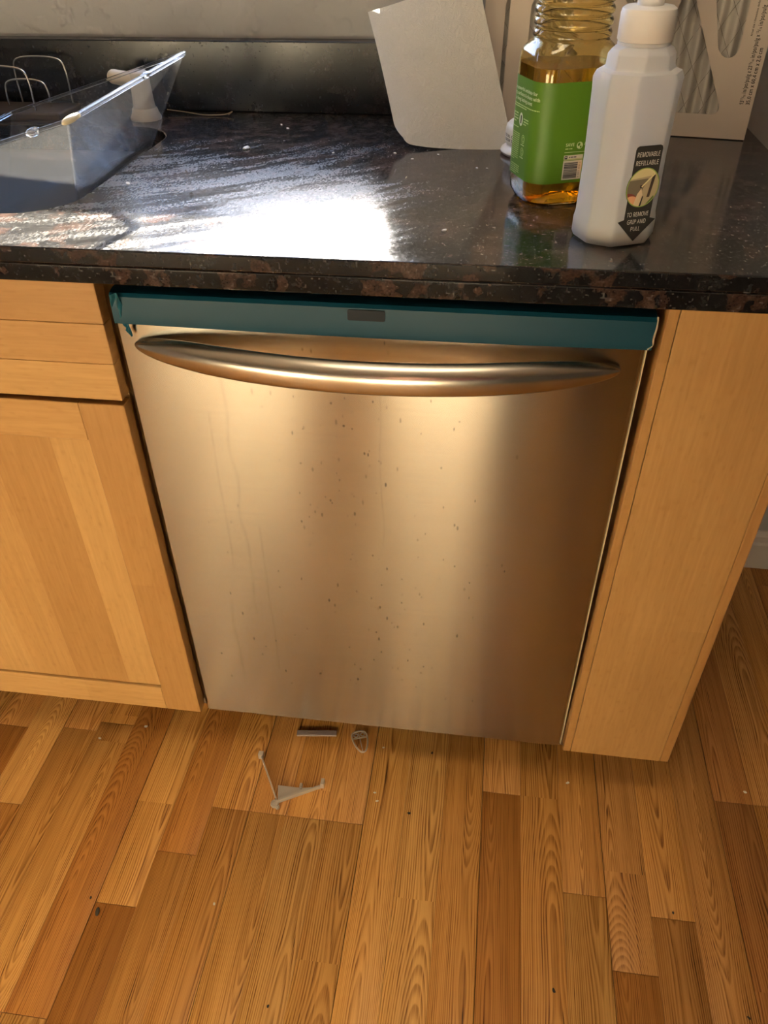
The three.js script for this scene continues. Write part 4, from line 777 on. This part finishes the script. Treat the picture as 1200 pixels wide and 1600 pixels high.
// ------------------------------------------------------------------ broken clear plastic bits on the floor
{
  const clear = phys({ color: lin(0.92, 0.88, 0.80), transmission: 0.60, thickness: 0, roughness: 0.35, ior: 1.48 });
  const L = thing('plastic_bracket', 'broken L shaped clear plastic bracket lying on the floor', 'bracket', [-0.160, 0, 0.098]);
  const bar = (x0, z0, x1, z1, w, h, y0 = 0.0005) => { const l = Math.hypot(x1 - x0, z1 - z0), g = rbox(0, l, y0, y0 + h, -w / 2, w / 2, 0.0004); g.rotateY(-Math.atan2(z1 - z0, x1 - x0)); g.translate(x0, 0, z0); return g; };
  mesh('long_arm', bar(-0.002, -0.002, -0.048, -0.080, 0.0022, 0.009), clear, L);
  mesh('end_block', rbox(-0.053, -0.044, 0.0005, 0.013, -0.086, -0.077, 0.001), clear, L);
  mesh('short_arm', bar(0, 0.002, 0.072, -0.038, 0.0025, 0.008), clear, L);
  { const s = new THREE.Shape([[0.001, -0.001], [0.068, 0.036], [0.034, 0.030], [-0.006, 0.030]].map((p) => new THREE.Vector2(...p))); const g = new THREE.ExtrudeGeometry(s, { depth: 0.0016, bevelEnabled: false }); g.rotateX(-Math.PI / 2); g.translate(0, 0.0006, 0); mesh('web', g, clear, L); }
  mesh('end_block', rbox(0.067, 0.073, 0.0005, 0.014, -0.046, -0.034, 0.001), clear, L);
  mesh('end_block', rbox(0.032, 0.036, 0.0005, 0.010, -0.035, -0.027, 0.001), clear, L);
  { const g = lathe([[0.001, 0], [0.006, 0], [0.007, 0.003], [0.006, 0.007], [0.001, 0.008]], 20); g.translate(-0.003, 0.0005, 0.006); const g2 = new THREE.DodecahedronGeometry(0.004); g2.translate(0.003, 0.0035, 0.011); mesh('pivot', [g, g2], clear, L); }
  const st = mesh('plastic_strip', boxUV(rbox(-0.036, 0.036, 0, 0.004, -0.0055, 0.0055, 0.0008)), phys({ color: lin(0.42, 0.33, 0.30), transmission: 0.35, thickness: 0, roughness: 0.25 }));
  st.position.set(-0.121, 0.0002, -0.0435); st.rotation.y = 0.12; tag(st, 'short flat greyish clear plastic strip on the floor by the dishwasher', 'strip');
  const c = thing('plastic_clip', 'small clear plastic clip with pierced top on the floor under the dishwasher door', 'clip', [-0.040, 0, -0.038], 0.35);
  mesh('outline', tube([[-0.011, 0.003, -0.017], [0.010, 0.003, -0.017], [0.013, 0.003, 0.000], [0.004, 0.003, 0.024], [-0.003, 0.003, 0.024], [-0.013, 0.003, 0.000]], 0.0016, 60, 8, true), clear, c);
  mesh('bridge', [bar(-0.012, -0.006, 0.012, -0.006, 0.002, 0.003), bar(0, -0.017, 0, 0.022, 0.0014, 0.002)], clear, c);
  for (const x of [-0.006, 0.006]) { const t = new THREE.TorusGeometry(0.0035, 0.0011, 8, 20); t.rotateX(Math.PI / 2); t.translate(x, 0.0035, -0.0115); mesh('eyelet', t, clear, c); }
  { const g = new THREE.SphereGeometry(1, 14, 8); g.scale(0.0032, 0.0012, 0.0068); const o = mesh('seed_husk', g, std({ color: lin(0.05, 0.04, 0.025), roughness: 0.7 })); o.position.set(-0.386, 0.0012, 0.309); o.rotation.y = 0.25; tag(o, 'dark oval seed husk on the floor at lower left', 'husk'); }
}

// ------------------------------------------------------------------ the photographer, seen in the steel and the handle
{
  const sdCap = (p, a, b, ra, rb) => { const bx = b[0] - a[0], by = b[1] - a[1], bz = b[2] - a[2], px = p[0] - a[0], py = p[1] - a[1], pz = p[2] - a[2]; const t = clamp((px * bx + py * by + pz * bz) / (bx * bx + by * by + bz * bz + 1e-9)); return Math.hypot(px - bx * t, py - by * t, pz - bz * t) - mix(ra, rb, t); };
  // meshes the smooth union of tapered bones on a cubic grid
  const skinOf = (bones, c, half, res, k, cut) => {
    const mc = new MarchingCubes(res, std({}), false, false, 400000), n = res, f = mc.field, p = [0, 0, 0];
    const R = bones.map(([a, b, ra, rb]) => [Math.min(a[0], b[0]) - ra - rb - 0.06, Math.max(a[0], b[0]) + ra + rb + 0.06, Math.min(a[2], b[2]) - ra - rb - 0.06, Math.max(a[2], b[2]) + ra + rb + 0.06]);
    for (let z = 0; z < n; z++) for (let y = 0; y < n; y++) for (let x = 0; x < n; x++) {
      p[0] = c[0] + half * (x - n / 2) / (n / 2); p[1] = c[1] + half * (y - n / 2) / (n / 2); p[2] = c[2] + half * (z - n / 2) / (n / 2);
      let acc = 0, dmin = 0.2;
      for (let i = 0; i < bones.length; i++) { const r = R[i]; if (p[0] < r[0] || p[0] > r[1] || p[2] < r[2] || p[2] > r[3]) continue; const b = bones[i], d = sdCap(p, b[0], b[1], b[2], b[3]); acc += Math.exp(-d / k); }
      let d = acc > 0 ? Math.min(-k * Math.log(acc), 0.2) : dmin;
      if (cut) d = Math.max(d, cut(p));
      f[x + n * y + n * n * z] = -d;
    }
    mc.isolation = 0; mc.update();
    const cnt = mc.count ?? mc.geometry.drawRange.count, P = mc.positionArray.slice(0, cnt * 3), Nn = mc.normalArray.slice(0, cnt * 3), g = new THREE.BufferGeometry();
    for (let i = 0; i < cnt; i++) for (let q = 0; q < 3; q++) P[i * 3 + q] = c[q] + half * P[i * 3 + q];
    g.setAttribute('position', new THREE.BufferAttribute(P, 3)); g.setAttribute('normal', new THREE.BufferAttribute(Nn, 3)); g.setAttribute('uv', new THREE.BufferAttribute(new Float32Array(cnt * 2), 2));
    return g;
  };
  const X = 0.37, Z = 1.20;
  const legs = [], arms = [], trunk = [], head = [];
  for (const s of [-1, 1]) {
    const hip = [X + s * 0.09, 0.90, Z], knee = [X + s * 0.115, 0.49, Z - 0.03], ankle = [X + s * 0.125, 0.09, Z];
    legs.push([hip, knee, 0.082, 0.056], [knee, ankle, 0.055, 0.037], [ankle, [ankle[0] + s * 0.02, 0.035, Z - 0.13], 0.036, 0.030], [ankle, [ankle[0], 0.035, Z + 0.05], 0.034, 0.028]);
  }
  trunk.push([[X - 0.07, 0.94, Z], [X + 0.07, 0.94, Z], 0.098, 0.098], [[X, 0.95, Z], [X, 1.14, Z - 0.01], 0.11, 0.105], [[X - 0.06, 1.26, Z - 0.015], [X + 0.06, 1.26, Z - 0.015], 0.105, 0.105], [[X - 0.15, 1.375, Z], [X + 0.15, 1.375, Z], 0.055, 0.055], [[X, 1.38, Z], [X, 1.49, Z - 0.025], 0.055, 0.05]);
  const wr = { '-1': [0.055, 1.135, 0.905], '1': [0.195, 1.135, 0.905] };
  for (const s of [-1, 1]) { const sh = [X + s * 0.175, 1.37, Z], el = [X + s * 0.20 - 0.08, 1.10, Z - 0.12]; arms.push([sh, el, 0.049, 0.039], [el, wr[s], 0.038, 0.026]); }
  head.push([[X, 1.60, Z - 0.03], [X, 1.635, Z - 0.01], 0.082, 0.088], [[X, 1.545, Z - 0.075], [X, 1.60, Z - 0.05], 0.048, 0.062], [[X, 1.585, Z - 0.135], [X, 1.605, Z - 0.12], 0.011, 0.008], [[X - 0.082, 1.60, Z - 0.02], [X - 0.086, 1.625, Z - 0.015], 0.012, 0.014], [[X + 0.082, 1.60, Z - 0.02], [X + 0.086, 1.625, Z - 0.015], 0.012, 0.014]);
  // hands: palm and five separate fingers closing on the phone from both sides
  const hands = [-1, 1].map((s) => {
    const w = wr[s], ph = [0.125 + s * 0.050, 1.155, 0.858], B = [], palm = [w[0] * 0.4 + ph[0] * 0.6 + s * 0.012, 1.150, 0.880];
    B.push([w, palm, 0.024, 0.026], [palm, [palm[0], palm[1] + 0.028, palm[2] - 0.012], 0.021, 0.018]);
    [0.030, 0.012, -0.006, -0.023].forEach((dy, i) => { const l = [0.9, 1, 0.95, 0.78][i], a = [palm[0] + s * 0.004, palm[1] + dy, palm[2] - 0.012], b = [ph[0] + s * 0.016, a[1] + 0.010, 0.862 - 0.006], c2 = [ph[0] - s * 0.020 * l, a[1] + 0.016, 0.850]; B.push([a, b, 0.0092, 0.0085], [b, c2, 0.0084, 0.0070]); });
    const t0 = [palm[0] - s * 0.010, palm[1] + 0.012, palm[2] + 0.012], t1 = [ph[0] - s * 0.006, palm[1] + 0.040, palm[2] + 0.008], t2 = [ph[0] - s * 0.024, palm[1] + 0.056, palm[2] + 0.0]; B.push([t0, t1, 0.0105, 0.0095], [t1, t2, 0.0092, 0.0078]);
    return skinOf(B, [palm[0], palm[1], palm[2] - 0.005], 0.105, 70, 0.0035);
  });
  const p = thing('person', 'person in magenta top and dark trousers standing beside the sunbeam and holding up a phone', 'person');
  const skin = std({ color: lin(0.60, 0.32, 0.20), roughness: 0.55 }), shirt = std({ color: lin(0.20, 0.018, 0.085), roughness: 0.8 }), trousers = std({ color: lin(0.020, 0.021, 0.028), roughness: 0.85 }), hairM = std({ color: lin(0.03, 0.018, 0.010), roughness: 0.6 });
  const shift = (g) => g;
  mesh('body', [skinOf([...legs, ...trunk, ...arms, ...head], [X, 0.86, Z - 0.1], 0.92, 112, 0.016), ...hands].map((g) => g), skin, p);
  const puff = (bs, e) => bs.map(([a, b, ra, rb]) => [a, b, ra + e, rb + e]);
  mesh('top', skinOf(puff([...trunk.slice(0, 4), ...arms], 0.012), [X, 1.15, Z - 0.1], 0.45, 70, 0.016, (q) => Math.max(0.88 - q[1], 0.955 - q[2])), shirt, p);
  mesh('trousers', skinOf(puff([...legs.filter((b, i) => i % 4 < 2), trunk[0]], 0.018), [X, 0.52, Z], 0.56, 70, 0.016, (q) => Math.max(0.10 - q[1], q[1] - 0.985)), trousers, p);
  mesh('hair', skinOf([[[X, 1.63, Z], [X, 1.66, Z - 0.02], 0.092, 0.085], [[X - 0.06, 1.62, Z + 0.03], [X - 0.08, 1.44, Z + 0.05], 0.045, 0.03], [[X + 0.06, 1.62, Z + 0.03], [X + 0.08, 1.44, Z + 0.05], 0.045, 0.03], [[X, 1.6, Z + 0.05], [X, 1.45, Z + 0.06], 0.06, 0.045]], [X, 1.58, Z], 0.25, 50, 0.02, (q) => Math.min(1.655 - q[1], (Z - 0.03) - q[2]) ), hairM, p);
  for (const s of [-1, 1]) { const e = new THREE.SphereGeometry(0.0115, 14, 10); e.translate(X + s * 0.031, 1.615, Z - 0.108); mesh('eye', e, std({ color: lin(0.25, 0.2, 0.17), roughness: 0.2 }), p); }
  for (const s of [-1, 1]) { const g = rbox(-0.042, 0.042, 0.001, 0.055, -0.165, 0.085, 0.026, 4); g.translate(X + s * 0.135, 0, Z - 0.01); mesh('shoe', g, std({ color: lin(0.03, 0.03, 0.035), roughness: 0.6 }), p); }
  const phone = thing('phone', 'slim black phone held up in both hands by the photographer', 'phone');
  phone.position.set(0.125, 1.2017, 0.7897).add(V(0, -0.045, 0.014).applyEuler(camera.rotation)); phone.rotation.copy(camera.rotation);
  mesh('case', rbox(-0.036, 0.036, -0.074, 0.074, -0.004, 0.003, 0.003, 3), std({ color: lin(0.02, 0.02, 0.022), roughness: 0.35 }), phone);
  mesh('screen', rbox(-0.034, 0.034, -0.072, 0.072, 0.0031, 0.0042, 0.0005), phys({ color: lin(0.015, 0.015, 0.017), roughness: 0.08 }), phone);
}

renderer.render(scene, camera);
